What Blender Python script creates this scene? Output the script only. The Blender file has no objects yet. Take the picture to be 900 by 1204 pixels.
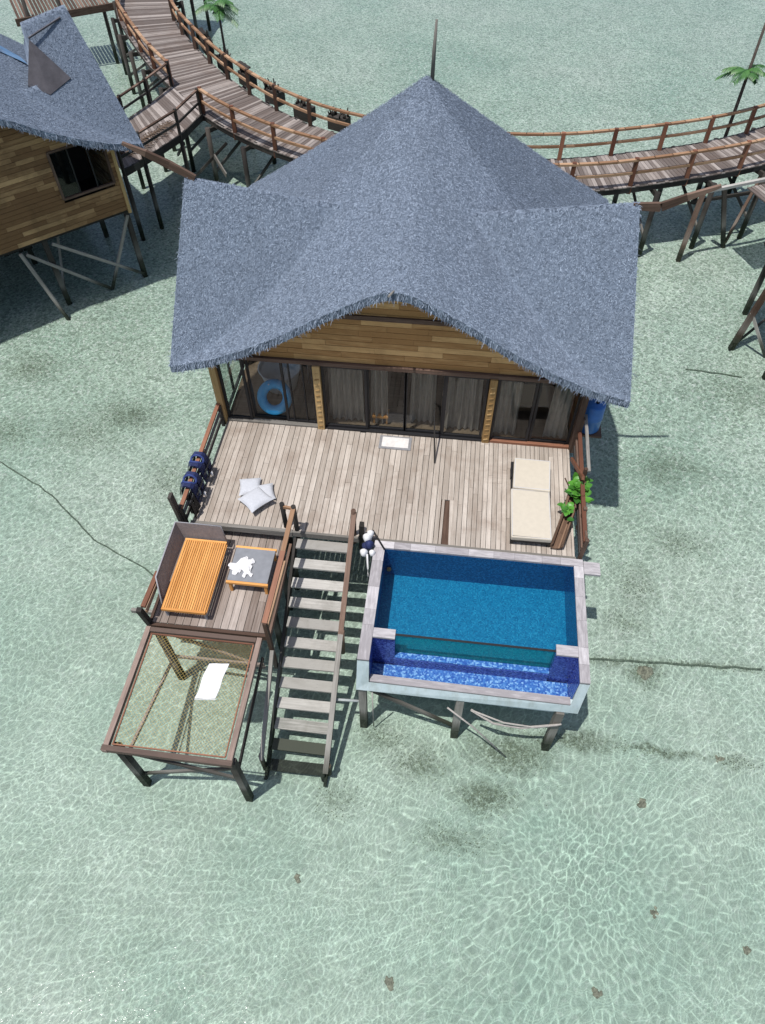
import bpy, bmesh, math, random
import numpy as np
from mathutils import Vector, Matrix
random.seed(7); rng = np.random.default_rng(7)
R = math.radians
sc = bpy.context.scene
COL = sc.collection
WATER_Z, BED_Z = -2.42, -2.8          # the veranda deck is z = 0

# ------------------------------------------------------------------ materials
def new_mat(name):
    m = bpy.data.materials.new(name); m.use_nodes = True
    nt = m.node_tree; nt.nodes.clear()
    out = nt.nodes.new('ShaderNodeOutputMaterial')
    return m, nt, out
def N(nt, typ, ins=None, **kw):
    n = nt.nodes.new(typ)
    for k, v in kw.items(): setattr(n, k, v)
    for k, v in (ins or {}).items():
        if hasattr(v, 'is_output'): nt.links.new(v, n.inputs[k])
        else: n.inputs[k].default_value = v
    return n
def ramp(nt, fac, stops):
    n = N(nt, 'ShaderNodeValToRGB', {'Fac': fac}); el = n.color_ramp.elements
    while len(el) < len(stops): el.new(.5)
    for e, (p, c) in zip(el, stops): e.position = p; e.color = (*c, 1) if len(c) == 3 else c
    return n.outputs['Color']
def math_n(nt, op, a, b=0.0, clamp=False):
    n = N(nt, 'ShaderNodeMath', operation=op, use_clamp=clamp)
    for i, v in enumerate((a, b)):
        if hasattr(v, 'is_output'): nt.links.new(v, n.inputs[i])
        else: n.inputs[i].default_value = v
    return n.outputs[0]
def mixc(nt, fac, a, b, mode='MIX'):
    n = N(nt, 'ShaderNodeMix', data_type='RGBA', blend_type=mode)
    for i, v in ((0, fac), (6, a), (7, b)):
        if hasattr(v, 'is_output'): nt.links.new(v, n.inputs[i])
        else: n.inputs[i].default_value = v if i == 0 else (*v, 1)
    return n.outputs[2]
def coords(nt, kind='Object', scale=(1, 1, 1)):
    tc = N(nt, 'ShaderNodeTexCoord')
    return N(nt, 'ShaderNodeMapping', {'Vector': tc.outputs[kind], 'Scale': scale}).outputs[0]
def noise(nt, vec, scale, detail=3, rough=.55, dist=0):
    return N(nt, 'ShaderNodeTexNoise', {'Vector': vec, 'Scale': scale, 'Detail': detail, 'Roughness': rough, 'Distortion': dist}).outputs['Fac']
def bsdf(nt, out, color, rough=.8, spec=.3, bump=None, bstr=.4, bdist=.01, metal=0):
    b = N(nt, 'ShaderNodeBsdfPrincipled', {'Roughness': rough, 'Specular IOR Level': spec, 'Metallic': metal})
    if hasattr(color, 'is_output'): nt.links.new(color, b.inputs['Base Color'])
    else: b.inputs['Base Color'].default_value = (*color, 1)
    if bump is not None:
        bn = N(nt, 'ShaderNodeBump', {'Height': bump, 'Strength': bstr, 'Distance': bdist})
        nt.links.new(bn.outputs[0], b.inputs['Normal'])
    nt.links.new(b.outputs[0], out.inputs['Surface'])
    return b
def wood(name, dark, light, rough=.78, grain=(1.3, 24), rvar=.55, stain=.5, stain_col=None, stain_scale=.9):
    m, nt, out = new_mat(name)
    uv = coords(nt, 'UV', (grain[0], grain[1], 1))
    g = noise(nt, uv, 1.0, 5, .62, .4)
    rnd = N(nt, 'ShaderNodeAttribute', attribute_name='rnd').outputs['Fac']
    f = math_n(nt, 'ADD', math_n(nt, 'MULTIPLY', g, 1 - rvar * .5), math_n(nt, 'MULTIPLY', math_n(nt, 'SUBTRACT', rnd, .5), rvar))
    c = ramp(nt, f, [(.22, dark), (.72, light)])
    ob = coords(nt, 'Object')
    st = noise(nt, ob, stain_scale, 5, .68, .6)
    stc = stain_col or tuple(v * .45 for v in dark)
    sf = math_n(nt, 'MULTIPLY', ramp(nt, st, [(.48, (0, 0, 0)), (.72, (1, 1, 1))]), stain)
    c = mixc(nt, sf, c, stc)
    pz = N(nt, 'ShaderNodeSeparateXYZ', {'Vector': N(nt, 'ShaderNodeNewGeometry').outputs['Position']}).outputs[2]
    pz = math_n(nt, 'ADD', pz, math_n(nt, 'MULTIPLY', g, .35))
    tide = N(nt, 'ShaderNodeMapRange', {'Value': pz, 'From Min': -2.15, 'From Max': -1.75, 'To Min': .85, 'To Max': 0.0}).outputs[0]
    c = mixc(nt, tide, c, (.035, .045, .03))
    salt = math_n(nt, 'MULTIPLY', N(nt, 'ShaderNodeMapRange', {'Value': pz, 'From Min': -1.7, 'From Max': -1.0, 'To Min': .35, 'To Max': 0.0}).outputs[0], N(nt, 'ShaderNodeMapRange', {'Value': pz, 'From Min': -1.95, 'From Max': -1.7, 'To Min': 0.0, 'To Max': 1.0}).outputs[0])
    c = mixc(nt, salt, c, (.34, .34, .31))
    sp = noise(nt, coords(nt, 'UV', (5, 60, 1)), 1.0, 3, .7)
    c = mixc(nt, math_n(nt, 'MULTIPLY', ramp(nt, sp, [(.60, (0, 0, 0)), (.72, (1, 1, 1))]), .45), c, tuple(v * .35 for v in dark))
    bsdf(nt, out, c, rough, .25, g, .5, .006)
    return m
def plain(name, c, rough=.6, var=.15, scale=6, spec=.3, bump=.3, metal=0):
    m, nt, out = new_mat(name)
    n = noise(nt, coords(nt), scale, 5, .6)
    col = ramp(nt, n, [(.25, tuple(v * (1 - var) for v in c)), (.75, tuple(min(1, v * (1 + var)) for v in c))])
    bsdf(nt, out, col, rough, spec, n, bump, .004, metal)
    return m
M = {}
M['deck'] = wood('weathered_decking', (.30, .26, .222), (.56, .505, .448), stain=.55, stain_col=(.21, .155, .12), rvar=.42, stain_scale=1.3)
M['lowdeck'] = wood('brown_decking', (.17, .135, .115), (.44, .385, .345), stain=.35, stain_col=(.13, .085, .06))
M['walk'] = wood('walkway_boards', (.12, .098, .088), (.37, .33, .305), stain=.4, stain_col=(.12, .08, .06), rvar=.62)
M['grey'] = wood('grey_driftwood', (.16, .15, .135), (.40, .38, .35), stain=.35)
M['tread'] = wood('grey_tread', (.29, .28, .26), (.52, .505, .47), stain=.4, stain_col=(.12, .11, .09), stain_scale=2)
M['dark'] = wood('dark_timber', (.022, .02, .018), (.075, .066, .058), stain=.3)
M['brown'] = wood('brown_timber', (.07, .042, .03), (.22, .145, .11), stain=.4)
M['frame_wood'] = wood('weathered_brown_beam', (.11, .078, .064), (.30, .225, .19), stain=.4)
M['rail'] = wood('orange_rail', (.24, .135, .075), (.47, .305, .19), stain=.3, stain_col=(.16, .07, .035), rough=.6)
M['redrail'] = wood('red_brown_rail', (.12, .05, .03), (.30, .14, .085), stain=.3, rough=.6)
M['gable'] = wood('gable_planks', (.36, .19, .07), (.80, .51, .23), stain=.32, stain_col=(.16, .075, .028), rvar=.75, rough=.55, grain=(1.6, 14))
M['hutwall'] = wood('hut_planks', (.19, .10, .045), (.55, .345, .17), stain=.6, stain_col=(.10, .055, .025), rvar=.85, rough=.6, grain=(1.5, 14))
M['gold'] = wood('golden_post', (.30, .18, .07), (.60, .42, .20), stain=.2)
M['teak'] = wood('teak_slats', (.48, .21, .055), (.78, .40, .13), rough=.5, stain=.12, rvar=.3)
M['coping'] = wood('whitewashed_coping', (.27, .255, .265), (.58, .56, .575), stain=.4, stain_col=(.24, .22, .23), stain_scale=3, grain=(3, 18), rvar=.35)
m_, nt_, out_ = new_mat('pale_blue_plaster'); M['plaster'] = m_
n1_ = noise(nt_, coords(nt_, 'Object', (5, 5, .9)), 1.0, 5, .65); n2_ = noise(nt_, coords(nt_), 4, 5, .65)
c_ = ramp(nt_, n2_, [(.3, (.44, .53, .56)), (.7, (.55, .64, .67))])
c_ = mixc(nt_, math_n(nt_, 'MULTIPLY', ramp(nt_, n1_, [(.48, (0, 0, 0)), (.68, (1, 1, 1))]), .5), c_, (.30, .34, .31))
bsdf(nt_, out_, c_, .8, .3, n2_, .3, .004)
M['frame'] = plain('black_frame', (.018, .018, .02), .45)
M['dkbox'] = plain('dark_interior', (.05, .045, .04), .8)
M['floor_in'] = wood('interior_floor', (.10, .07, .05), (.22, .16, .11))
M['white'] = plain('white_cloth', (.66, .66, .67), .9, .06, 12)
M['cushion'] = plain('grey_cushion', (.46, .475, .51), .9, .07, 20)
M['mattress'] = plain('cream_mattress', (.50, .455, .375), .85, .05, 9)
M['tabletop'] = plain('slate_tabletop', (.205, .215, .235), .6, .14, 5)
M['screen'] = plain('grey_screen', (.17, .15, .15), .7, .2, 14)
M['screenrim'] = plain('grey_rim', (.30, .30, .32), .5)
M['net'] = plain('golden_net', (.47, .345, .105), .8, .2, 9)
M['navy'] = plain('navy_fabric', (.018, .026, .085), .7, .4, 12)
M['navyrim'] = plain('navy_binding', (.025, .045, .17), .6, .3, 12)
M['blue'] = plain('blue_vinyl', (.035, .42, .80), .35, .1, 4, .5)
M['bluedrum'] = plain('blue_plastic', (.03, .14, .42), .4, .15, 4, .5)
M['tub'] = plain('white_tub', (.82, .83, .84), .3, .04, 4, .5)
M['curtain'] = plain('grey_curtain', (.30, .262, .228), .9, .14, 5)
M['orange'] = plain('orange_fabric', (.55, .22, .08), .8)
M['black'] = plain('black_rubber', (.012, .012, .013), .6)
M['rope'] = plain('grey_rope', (.34, .32, .30), .9, .2, 20)
M['seaweedrope'] = plain('overgrown_rope', (.17, .21, .165), .95, .4, 8)
M['pipe'] = plain('grey_pipe', (.33, .36, .36), .6, .2, 6)
def leafy(name, dark, light, tip):
    m, nt, out = new_mat(name)
    rnd = N(nt, 'ShaderNodeAttribute', attribute_name='rnd').outputs['Fac']
    n = noise(nt, coords(nt), 9, 3, .6)
    f = math_n(nt, 'ADD', math_n(nt, 'MULTIPLY', rnd, .75), math_n(nt, 'MULTIPLY', n, .3))
    c = ramp(nt, f, [(.1, dark), (.6, light), (.93, light), (1, tip)])
    bsdf(nt, out, c, .42, .4)
    return m
M['leaf'] = leafy('green_leaf', (.02, .085, .015), (.075, .24, .03), (.28, .24, .07))
M['frond'] = leafy('palm_frond', (.022, .075, .02), (.06, .16, .04), (.20, .17, .07))
M['dryfrond'] = plain('dry_frond', (.10, .07, .05), .9, .35, 8)
M['trunk'] = plain('thin_trunk', (.075, .06, .05), .9, .4, 10)
M['log'] = wood('hollow_log', (.10, .06, .04), (.28, .18, .12), stain=.4)
M['coral'] = plain('coral_rubble', (.31, .30, .235), .95, .5, 14, bump=.9)
M['weed'] = plain('seagrass', (.24, .28, .20), .9, .5, 3)
M['tarp'] = plain('blue_tarpaulin', (.13, .24, .40), .6)
M['vent'] = plain('dark_vent_panel', (.085, .08, .09), .7, .3, 3)
M['mat_in'] = plain('pale_mat', (.62, .60, .58), .95, .14, 15)
M['mat_edge'] = plain('grey_mat_border', (.22, .22, .23), .95, .2, 15)

def thatch():
    m, nt, out = new_mat('grey_thatch')
    rnd = N(nt, 'ShaderNodeAttribute', attribute_name='rnd').outputs['Fac']
    ob = coords(nt)
    a = noise(nt, ob, 16, 4, .75); b = noise(nt, ob, .55, 4, .6)
    f = math_n(nt, 'ADD', math_n(nt, 'MULTIPLY', a, .55), math_n(nt, 'MULTIPLY', rnd, .45))
    c = ramp(nt, f, [(.15, (.055, .07, .095)), (.5, (.172, .213, .278)), (.85, (.40, .475, .59))])
    c = mixc(nt, math_n(nt, 'MULTIPLY', ramp(nt, b, [(.35, (0, 0, 0)), (.7, (1, 1, 1))]), .22), c, (.13, .155, .19))
    st = noise(nt, coords(nt, 'Object', (11, .9, .9)), 1.0, 4, .65)
    c = mixc(nt, math_n(nt, 'MULTIPLY', ramp(nt, st, [(.50, (0, 0, 0)), (.66, (1, 1, 1))]), .22), c, (.11, .135, .175))
    bsdf(nt, out, c, .9, .05, a, .45, .012)
    return m
M['thatch'] = thatch()
def tile(name, size, cols, rough=.25, dist=0, gap=.0):
    m, nt, out = new_mat(name)
    v = N(nt, 'ShaderNodeTexVoronoi', {'Vector': coords(nt), 'Scale': 1 / size, 'Randomness': dist}, feature='F1', distance='CHEBYCHEV' if dist == 0 else 'EUCLIDEAN')
    rr = N(nt, 'ShaderNodeSeparateColor', {'Color': v.outputs['Color']}).outputs[0]
    c = ramp(nt, rr, cols)
    if gap: c = mixc(nt, ramp(nt, v.outputs['Distance'], [(.42, (0, 0, 0)), (.5, (1, 1, 1))]), c, tuple(gap))
    bsdf(nt, out, c, rough, .5)
    return m
M['mosaic'] = tile('teal_mosaic', .026, [(0, (.005, .10, .22)), (.3, (.008, .14, .275)), (.8, (.011, .168, .315)), (1, (.022, .225, .38))])
M['navytile'] = tile('navy_mosaic', .03, [(0, (.006, .05, .155)), (.6, (.009, .085, .235)), (1, (.02, .135, .32))])
M['scale'] = tile('fish_scale_tile', .035, [(0, (.025, .08, .31)), (.6, (.05, .16, .43)), (1, (.20, .39, .63))], .2, .6)
M['riser'] = tile('indigo_tile', .03, [(0, (.02, .03, .17)), (.6, (.045, .075, .34)), (1, (.10, .17, .50))])

def glass(name, tint, refl=.9, rough=.02):
    m, nt, out = new_mat(name)
    t = N(nt, 'ShaderNodeBsdfTransparent', {'Color': (*tint, 1)})
    g = N(nt, 'ShaderNodeBsdfGlossy', {'Roughness': rough, 'Color': (refl, refl, refl, 1)})
    f = N(nt, 'ShaderNodeFresnel', {'IOR': 1.5}); geo = N(nt, 'ShaderNodeNewGeometry')
    ff = math_n(nt, 'MULTIPLY', f.outputs[0], math_n(nt, 'SUBTRACT', 1.0, geo.outputs['Backfacing']))
    mx = N(nt, 'ShaderNodeMixShader', {0: ff, 1: t.outputs[0], 2: g.outputs[0]})
    nt.links.new(mx.outputs[0], out.inputs['Surface'])
    return m
M['glass'] = glass('smoked_glass', (.88, .90, .89))
m_, nt_, out_ = new_mat('acrylic_panel'); M['acrylic'] = m_
t_ = N(nt_, 'ShaderNodeBsdfTransparent', {'Color': (.22, .74, .62, 1)}); d_ = N(nt_, 'ShaderNodeBsdfPrincipled', {'Base Color': (.012, .20, .20, 1), 'Roughness': .15})
mx_ = N(nt_, 'ShaderNodeMixShader', {0: .45, 1: t_.outputs[0], 2: d_.outputs[0]}); nt_.links.new(mx_.outputs[0], out_.inputs['Surface'])

def water_mat(name, tint, cell, lo, bump_s, rough, stretch=(1, 1, 1), rot=0):
    # clear rippling water: bright caustic lines are painted into the transparent colour as a cell net
    m, nt, out = new_mat(name)
    tc = N(nt, 'ShaderNodeTexCoord')
    vec = N(nt, 'ShaderNodeMapping', {'Vector': tc.outputs['Object'], 'Scale': stretch, 'Rotation': (0, 0, rot)}, vector_type='TEXTURE').outputs[0]
    def warp(v, scale, amt, det=3.0):
        w1 = N(nt, 'ShaderNodeTexNoise', {'Vector': v, 'Scale': scale, 'Detail': det, 'Roughness': .6})
        off = N(nt, 'ShaderNodeVectorMath', {0: w1.outputs['Color'], 1: (.5, .5, .5)}, operation='SUBTRACT')
        off = N(nt, 'ShaderNodeVectorMath', {0: off.outputs[0], 'Scale': amt}, operation='SCALE')
        return N(nt, 'ShaderNodeVectorMath', {0: v, 1: off.outputs[0]}, operation='ADD').outputs[0]
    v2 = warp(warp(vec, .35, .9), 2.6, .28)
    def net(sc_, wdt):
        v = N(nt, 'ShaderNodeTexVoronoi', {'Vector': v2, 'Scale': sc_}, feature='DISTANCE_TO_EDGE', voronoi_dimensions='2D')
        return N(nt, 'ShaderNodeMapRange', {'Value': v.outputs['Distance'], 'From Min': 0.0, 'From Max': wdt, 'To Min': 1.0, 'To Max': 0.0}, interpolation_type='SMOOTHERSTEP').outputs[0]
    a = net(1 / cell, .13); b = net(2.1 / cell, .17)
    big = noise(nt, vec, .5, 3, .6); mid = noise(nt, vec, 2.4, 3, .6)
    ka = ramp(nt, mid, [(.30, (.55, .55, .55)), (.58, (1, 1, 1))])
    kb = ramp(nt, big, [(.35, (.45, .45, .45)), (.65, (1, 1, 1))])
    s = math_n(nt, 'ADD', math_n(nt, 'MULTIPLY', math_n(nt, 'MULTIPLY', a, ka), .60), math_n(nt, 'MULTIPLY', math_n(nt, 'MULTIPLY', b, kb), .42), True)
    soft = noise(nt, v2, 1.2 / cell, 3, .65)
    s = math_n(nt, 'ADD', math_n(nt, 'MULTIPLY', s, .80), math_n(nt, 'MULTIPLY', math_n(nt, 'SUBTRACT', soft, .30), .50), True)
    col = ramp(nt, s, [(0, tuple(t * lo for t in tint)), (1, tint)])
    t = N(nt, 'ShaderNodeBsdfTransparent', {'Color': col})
    h = noise(nt, v2, 2.6 / cell, 3, .6)
    bn = N(nt, 'ShaderNodeBump', {'Height': h, 'Strength': bump_s, 'Distance': .035})
    g = N(nt, 'ShaderNodeBsdfGlossy', {'Roughness': rough, 'Normal': bn.outputs[0]})
    geo = N(nt, 'ShaderNodeNewGeometry')
    f = N(nt, 'ShaderNodeFresnel', {'IOR': 1.33, 'Normal': bn.outputs[0]})
    ff = math_n(nt, 'MULTIPLY', f.outputs[0], math_n(nt, 'SUBTRACT', 1.0, geo.outputs['Backfacing']))
    mx = N(nt, 'ShaderNodeMixShader', {0: ff, 1: t.outputs[0], 2: g.outputs[0]})
    nt.links.new(mx.outputs[0], out.inputs['Surface'])
    return m
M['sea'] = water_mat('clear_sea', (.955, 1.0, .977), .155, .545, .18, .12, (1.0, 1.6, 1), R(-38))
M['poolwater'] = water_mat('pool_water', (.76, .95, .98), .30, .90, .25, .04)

ALGAE = [(3.3, -3.5, 1.1, .5, .8), (2.8, -4.5, .8, .4, .9), (1.3, -3.9, .9, .5, .6), (4.6, -3.0, 1.3, .28, .8), (6.6, -3.05, 1.3, .16, .75), (6.5, -1.15, .45, .35, .8), (5.7, -.95, 1.0, .22, .45), (8.0, -.75, 1.6, .14, .5),
    (-8.6, 5.8, 1.2, .8, .6), (-12.2, 4.6, 1.2, .8, .4), (7.8, 5.6, 1.2, .7, .5), (7.8, 2.8, .9, .6, .4), (6.5, 1.3, .7, .8, .4), (-6.6, 3.3, .8, 1.0, .35), (-12.5, 7.6, 1.0, .8, .5), (10.2, 9, 1.6, 1.2, .3), (8.3, -3.1, .5, .2, .5), (2.2, -5.4, 1.0, .4, .45), (-.4, -4.9, .6, .5, .4), (.4, -3.4, .7, .5, .5), (-9.6, 4.8, 1.5, .8, .3), (6.2, .2, .6, .4, .4)]
def seabed_mat():
    m, nt, out = new_mat('sandy_seabed')
    ob = N(nt, 'ShaderNodeNewGeometry').outputs['Position']
    big = noise(nt, ob, .16, 5, .6, .3); mid = noise(nt, ob, 1.3, 5, .68); fine = noise(nt, ob, 14, 4, .8)
    c = ramp(nt, big, [(.30, (.52, .685, .58)), (.5, (.68, .81, .70)), (.70, (.80, .88, .79))])
    c = mixc(nt, math_n(nt, 'MULTIPLY', ramp(nt, mid, [(.42, (0, 0, 0)), (.66, (1, 1, 1))]), .38), c, (.49, .60, .50))
    # rubble: dense towards the boardwalk, sparse by the viewer
    y = N(nt, 'ShaderNodeSeparateXYZ', {'Vector': ob}).outputs[1]
    yy = N(nt, 'ShaderNodeMapRange', {'Value': y, 'From Min': -4.0, 'From Max': 9.0, 'To Min': .25, 'To Max': 1.0}).outputs[0]
    def speck(scale, lo, hi):
        v = N(nt, 'ShaderNodeTexVoronoi', {'Vector': ob, 'Scale': scale, 'Randomness': 1.0})
        rr = N(nt, 'ShaderNodeSeparateColor', {'Color': v.outputs['Color']}).outputs[0]
        f = math_n(nt, 'ADD', math_n(nt, 'MULTIPLY', rr, .62), math_n(nt, 'MULTIPLY', fine, .5))
        return ramp(nt, f, [(lo, (0, 0, 0)), (hi, (1, 1, 1))]), ramp(nt, f, [(.26, (1, 1, 1)), (.38, (0, 0, 0))])
    d1, l1 = speck(15.0, .62, .74); d2, l2 = speck(8.5, .70, .80)
    c = mixc(nt, math_n(nt, 'MULTIPLY', d1, math_n(nt, 'MULTIPLY', yy, .62)), c, (.27, .34, .28))
    c = mixc(nt, math_n(nt, 'MULTIPLY', d2, math_n(nt, 'MULTIPLY', yy, .45)), c, (.28, .35, .28))
    c = mixc(nt, math_n(nt, 'MULTIPLY', l1, math_n(nt, 'MULTIPLY', yy, .8)), c, (.86, .90, .86))
    # algae stains with shapes of their own
    tot = None
    w1 = N(nt, 'ShaderNodeTexNoise', {'Vector': ob, 'Scale': 1.6, 'Detail': 4.0, 'Roughness': .65})
    off = N(nt, 'ShaderNodeVectorMath', {0: w1.outputs['Color'], 1: (.5, .5, .5)}, operation='SUBTRACT')
    wv = N(nt, 'ShaderNodeVectorMath', {0: ob, 1: N(nt, 'ShaderNodeVectorMath', {0: off.outputs[0], 'Scale': .9}, operation='SCALE').outputs[0]}, operation='ADD').outputs[0]
    for (cx, cy, sx, sy, k) in ALGAE:
        q = N(nt, 'ShaderNodeMapping', {'Vector': wv, 'Location': (-.8 * cx / sx, -.8 * cy / sy, 0), 'Scale': (.8 / sx, .8 / sy, 0)}).outputs[0]
        g = N(nt, 'ShaderNodeTexGradient', {'Vector': q}, gradient_type='SPHERICAL').outputs['Fac']
        g = math_n(nt, 'MULTIPLY', g, k * 1.7)
        tot = g if tot is None else math_n(nt, 'MAXIMUM', tot, g)
    tot = math_n(nt, 'MULTIPLY', tot, ramp(nt, fine, [(.34, (.12, .12, .12)), (.64, (1, 1, 1))]), True)
    c = mixc(nt, math_n(nt, 'MINIMUM', tot, .8), c, (.155, .185, .125))
    h = math_n(nt, 'ADD', mid, math_n(nt, 'MULTIPLY', fine, .6))
    bsdf(nt, out, c, .95, .1, h, .7, .05)
    return m
M['seabed'] = seabed_mat()

# ------------------------------------------------------------------ mesh helpers
ORG = {}
class MB:
    def __init__(s): s.v = []; s.f = []; s.uv = []; s.r = []; s.sm = []
    def face(s, pts, uv=None, r=None, smooth=False):
        b = len(s.v); s.v += [tuple(p) for p in pts]; s.f.append(tuple(range(b, b + len(pts))))
        s.uv.append(uv or [(p[0], p[1]) for p in pts]); s.r.append(random.random() if r is None else r); s.sm.append(smooth)
    def bar(s, p0, p1, w, h, up=(0, 0, 1), r=None, w1=None, h1=None):
        p0 = Vector(p0); p1 = Vector(p1); d = (p1 - p0); L = d.length; d.normalize(); up = Vector(up)
        if abs(d.dot(up)) > .98: up = Vector((0, 1, 0)) if abs(d.y) < .9 else Vector((1, 0, 0))
        sd = d.cross(up).normalized(); u = sd.cross(d).normalized()
        w1 = w if w1 is None else w1; h1 = h if h1 is None else h1
        c = []
        for p, ww, hh in ((p0, w, h), (p1, w1, h1)):
            for a, b in ((-1, -1), (1, -1), (1, 1), (-1, 1)): c.append(p + sd * a * ww / 2 + u * b * hh / 2)
        b = len(s.v); s.v += [tuple(x) for x in c]
        o = random.random() * 50; r = random.random() if r is None else r
        def add(ix, uv): s.f.append(tuple(b + i for i in ix)); s.uv.append(uv); s.r.append(r); s.sm.append(False)
        add((3, 2, 6, 7), [(o, o), (o, o + w), (o + L, o + w), (o + L, o)])
        add((1, 0, 4, 5), [(o, o + 3), (o, o + 3 + w), (o + L, o + 3 + w), (o + L, o + 3)])
        add((0, 3, 7, 4), [(o, o + 5), (o, o + 5 + h), (o + L, o + 5 + h), (o + L, o + 5)])
        add((2, 1, 5, 6), [(o, o + 7), (o, o + 7 + h), (o + L, o + 7 + h), (o + L, o + 7)])
        add((0, 1, 2, 3), [(o, o), (o + w, o), (o + w, o + h), (o, o + h)])
        add((5, 4, 7, 6), [(o, o), (o + w, o), (o + w, o + h), (o, o + h)])
        return s
    def box(s, x0, x1, y0, y1, z0, z1, r=None):
        if (x1 - x0) >= (y1 - y0): return s.bar((x0, (y0 + y1) / 2, (z0 + z1) / 2), (x1, (y0 + y1) / 2, (z0 + z1) / 2), y1 - y0, z1 - z0, r=r)
        return s.bar(((x0 + x1) / 2, y0, (z0 + z1) / 2), ((x0 + x1) / 2, y1, (z0 + z1) / 2), x1 - x0, z1 - z0, r=r)
    def tube(s, pts, rad, n=8, cap=True, r=None):
        pts = [Vector(p) for p in pts]; rs = rad if isinstance(rad, (list, tuple)) else [rad] * len(pts)
        r = random.random() if r is None else r; b = len(s.v); o = random.random() * 9; L = 0
        ref = Vector((0, 0, 1))
        Ls = []
        for i, p in enumerate(pts):
            d = (pts[min(i + 1, len(pts) - 1)] - pts[max(i - 1, 0)]).normalized()
            rf = ref if abs(d.z) < .9 else Vector((0, 1, 0))
            a = d.cross(rf).normalized(); c = a.cross(d)
            if i: L += (pts[i] - pts[i - 1]).length
            Ls.append(L)
            for k in range(n):
                t = 2 * math.pi * k / n; s.v.append(tuple(p + (a * math.cos(t) + c * math.sin(t)) * rs[i]))
        for i in range(len(pts) - 1):
            for k in range(n):
                k2 = (k + 1) % n
                s.f.append((b + i * n + k, b + i * n + k2, b + (i + 1) * n + k2, b + (i + 1) * n + k)); s.r.append(r); s.sm.append(n > 4)
                s.uv.append([(o + Ls[i], k * .1), (o + Ls[i], k * .1 + .1), (o + Ls[i + 1], k * .1 + .1), (o + Ls[i + 1], k * .1)])
        if cap:
            for i, rev in ((0, True), (len(pts) - 1, False)):
                ix = [b + i * n + k for k in range(n)]
                s.f.append(tuple(reversed(ix)) if rev else tuple(ix)); s.r.append(r); s.sm.append(False); s.uv.append([(o, k * .1) for k in range(n)])
        return s
    def grid(s, P, r=None, smooth=True, uvs=1.0):
        P = np.asarray(P, float); nu, nv = P.shape[:2]; b = len(s.v); s.v += [tuple(map(float, p)) for p in P.reshape(-1, 3)]
        for i in range(nu - 1):
            for j in range(nv - 1):
                s.f.append((b + i * nv + j, b + (i + 1) * nv + j, b + (i + 1) * nv + j + 1, b + i * nv + j + 1))
                s.uv.append([(i * .1, j * .1), (i * .1 + .1, j * .1), (i * .1 + .1, j * .1 + .1), (i * .1, j * .1 + .1)])
                s.r.append(random.random() if r is None else r); s.sm.append(smooth)
        return s
    def build(s, name, mat, parent=None, bevel=0):
        me = bpy.data.meshes.new(name)
        o = bpy.data.objects.new(name, me); COL.objects.link(o)
        org = Vector((0, 0, 0))
        if parent is not None:
            org = ORG[parent.name]; o.parent = parent
        elif s.v:
            a = np.array(s.v); org = Vector((float((a[:, 0].min() + a[:, 0].max()) / 2), float((a[:, 1].min() + a[:, 1].max()) / 2), float(a[:, 2].min())))
            o.location = org
        ORG[o.name] = org
        me.from_pydata([(p[0] - org.x, p[1] - org.y, p[2] - org.z) for p in s.v], [], s.f)
        uvl = me.uv_layers.new(name='UVMap')
        uvl.data.foreach_set('uv', np.array([c for f in s.uv for c in f], dtype=np.float32).ravel())
        at = me.attributes.new('rnd', 'FLOAT', 'FACE'); at.data.foreach_set('value', np.array(s.r, dtype=np.float32))
        me.polygons.foreach_set('use_smooth', np.array(s.sm, dtype=bool))
        me.materials.append(mat if not isinstance(mat, str) else M[mat])
        if bevel:
            bm = bmesh.new(); bm.from_mesh(me); bmesh.ops.remove_doubles(bm, verts=bm.verts, dist=1e-5)
            bmesh.ops.bevel(bm, geom=list(bm.edges), offset=bevel, segments=2, affect='EDGES', profile=.6); bm.to_mesh(me); bm.free()
        me.update()
        return o
def thing(name, label, cat, loc=(0, 0, 0), group=None):
    o = bpy.data.objects.new(name, None); COL.objects.link(o); o.location = loc; o.empty_display_size = .3
    ORG[o.name] = Vector(loc); o['label'] = label; o['category'] = cat
    if group: o['group'] = group
    return o
def tag(o, label, cat, group=None):
    o['label'] = label; o['category'] = cat
    if group: o['group'] = group
    return o
def struct(o, kind='structure'): o['kind'] = kind; return o
def copy_thing(root, loc=None, rotz=None, label=None):
    def cp(o, par):
        c = o.copy(); COL.objects.link(c)
        if par is not None: c.parent = par
        for ch in list(o.children): cp(ch, c)
        return c
    r = cp(root, None)
    if loc is not None: r.location = loc
    if rotz is not None: r.rotation_euler = (0, 0, rotz)
    if label: r['label'] = label
    return r
def bars(lst, name, mat, parent):
    m = MB()
    for a in lst: m.bar(*a)
    return m.build(name, mat, parent)
def planks(mb, x0, x1, y0, y1, z, w=.145, gap=.009, th=.035, lens=(1.4, 2.6), jit=.004):
    """decking boards running along y"""
    x = x0
    while x < x1 - .02:
        ww = min(w, x1 - x); y = y0 - random.random() * lens[0] * .8
        base = random.random()
        while y < y1:
            L = random.uniform(*lens); a = max(y, y0); b = min(y + L, y1)
            if b - a > .05:
                zz = z + random.uniform(-jit, jit)
                mb.bar((x + ww / 2 - gap / 2, a + .002, zz - th / 2), (x + ww / 2 - gap / 2, b - .002, zz - th / 2), ww - gap, th, r=min(1, max(0, .5 * base + .5 * random.random())))
            y += L
        x += ww

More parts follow.
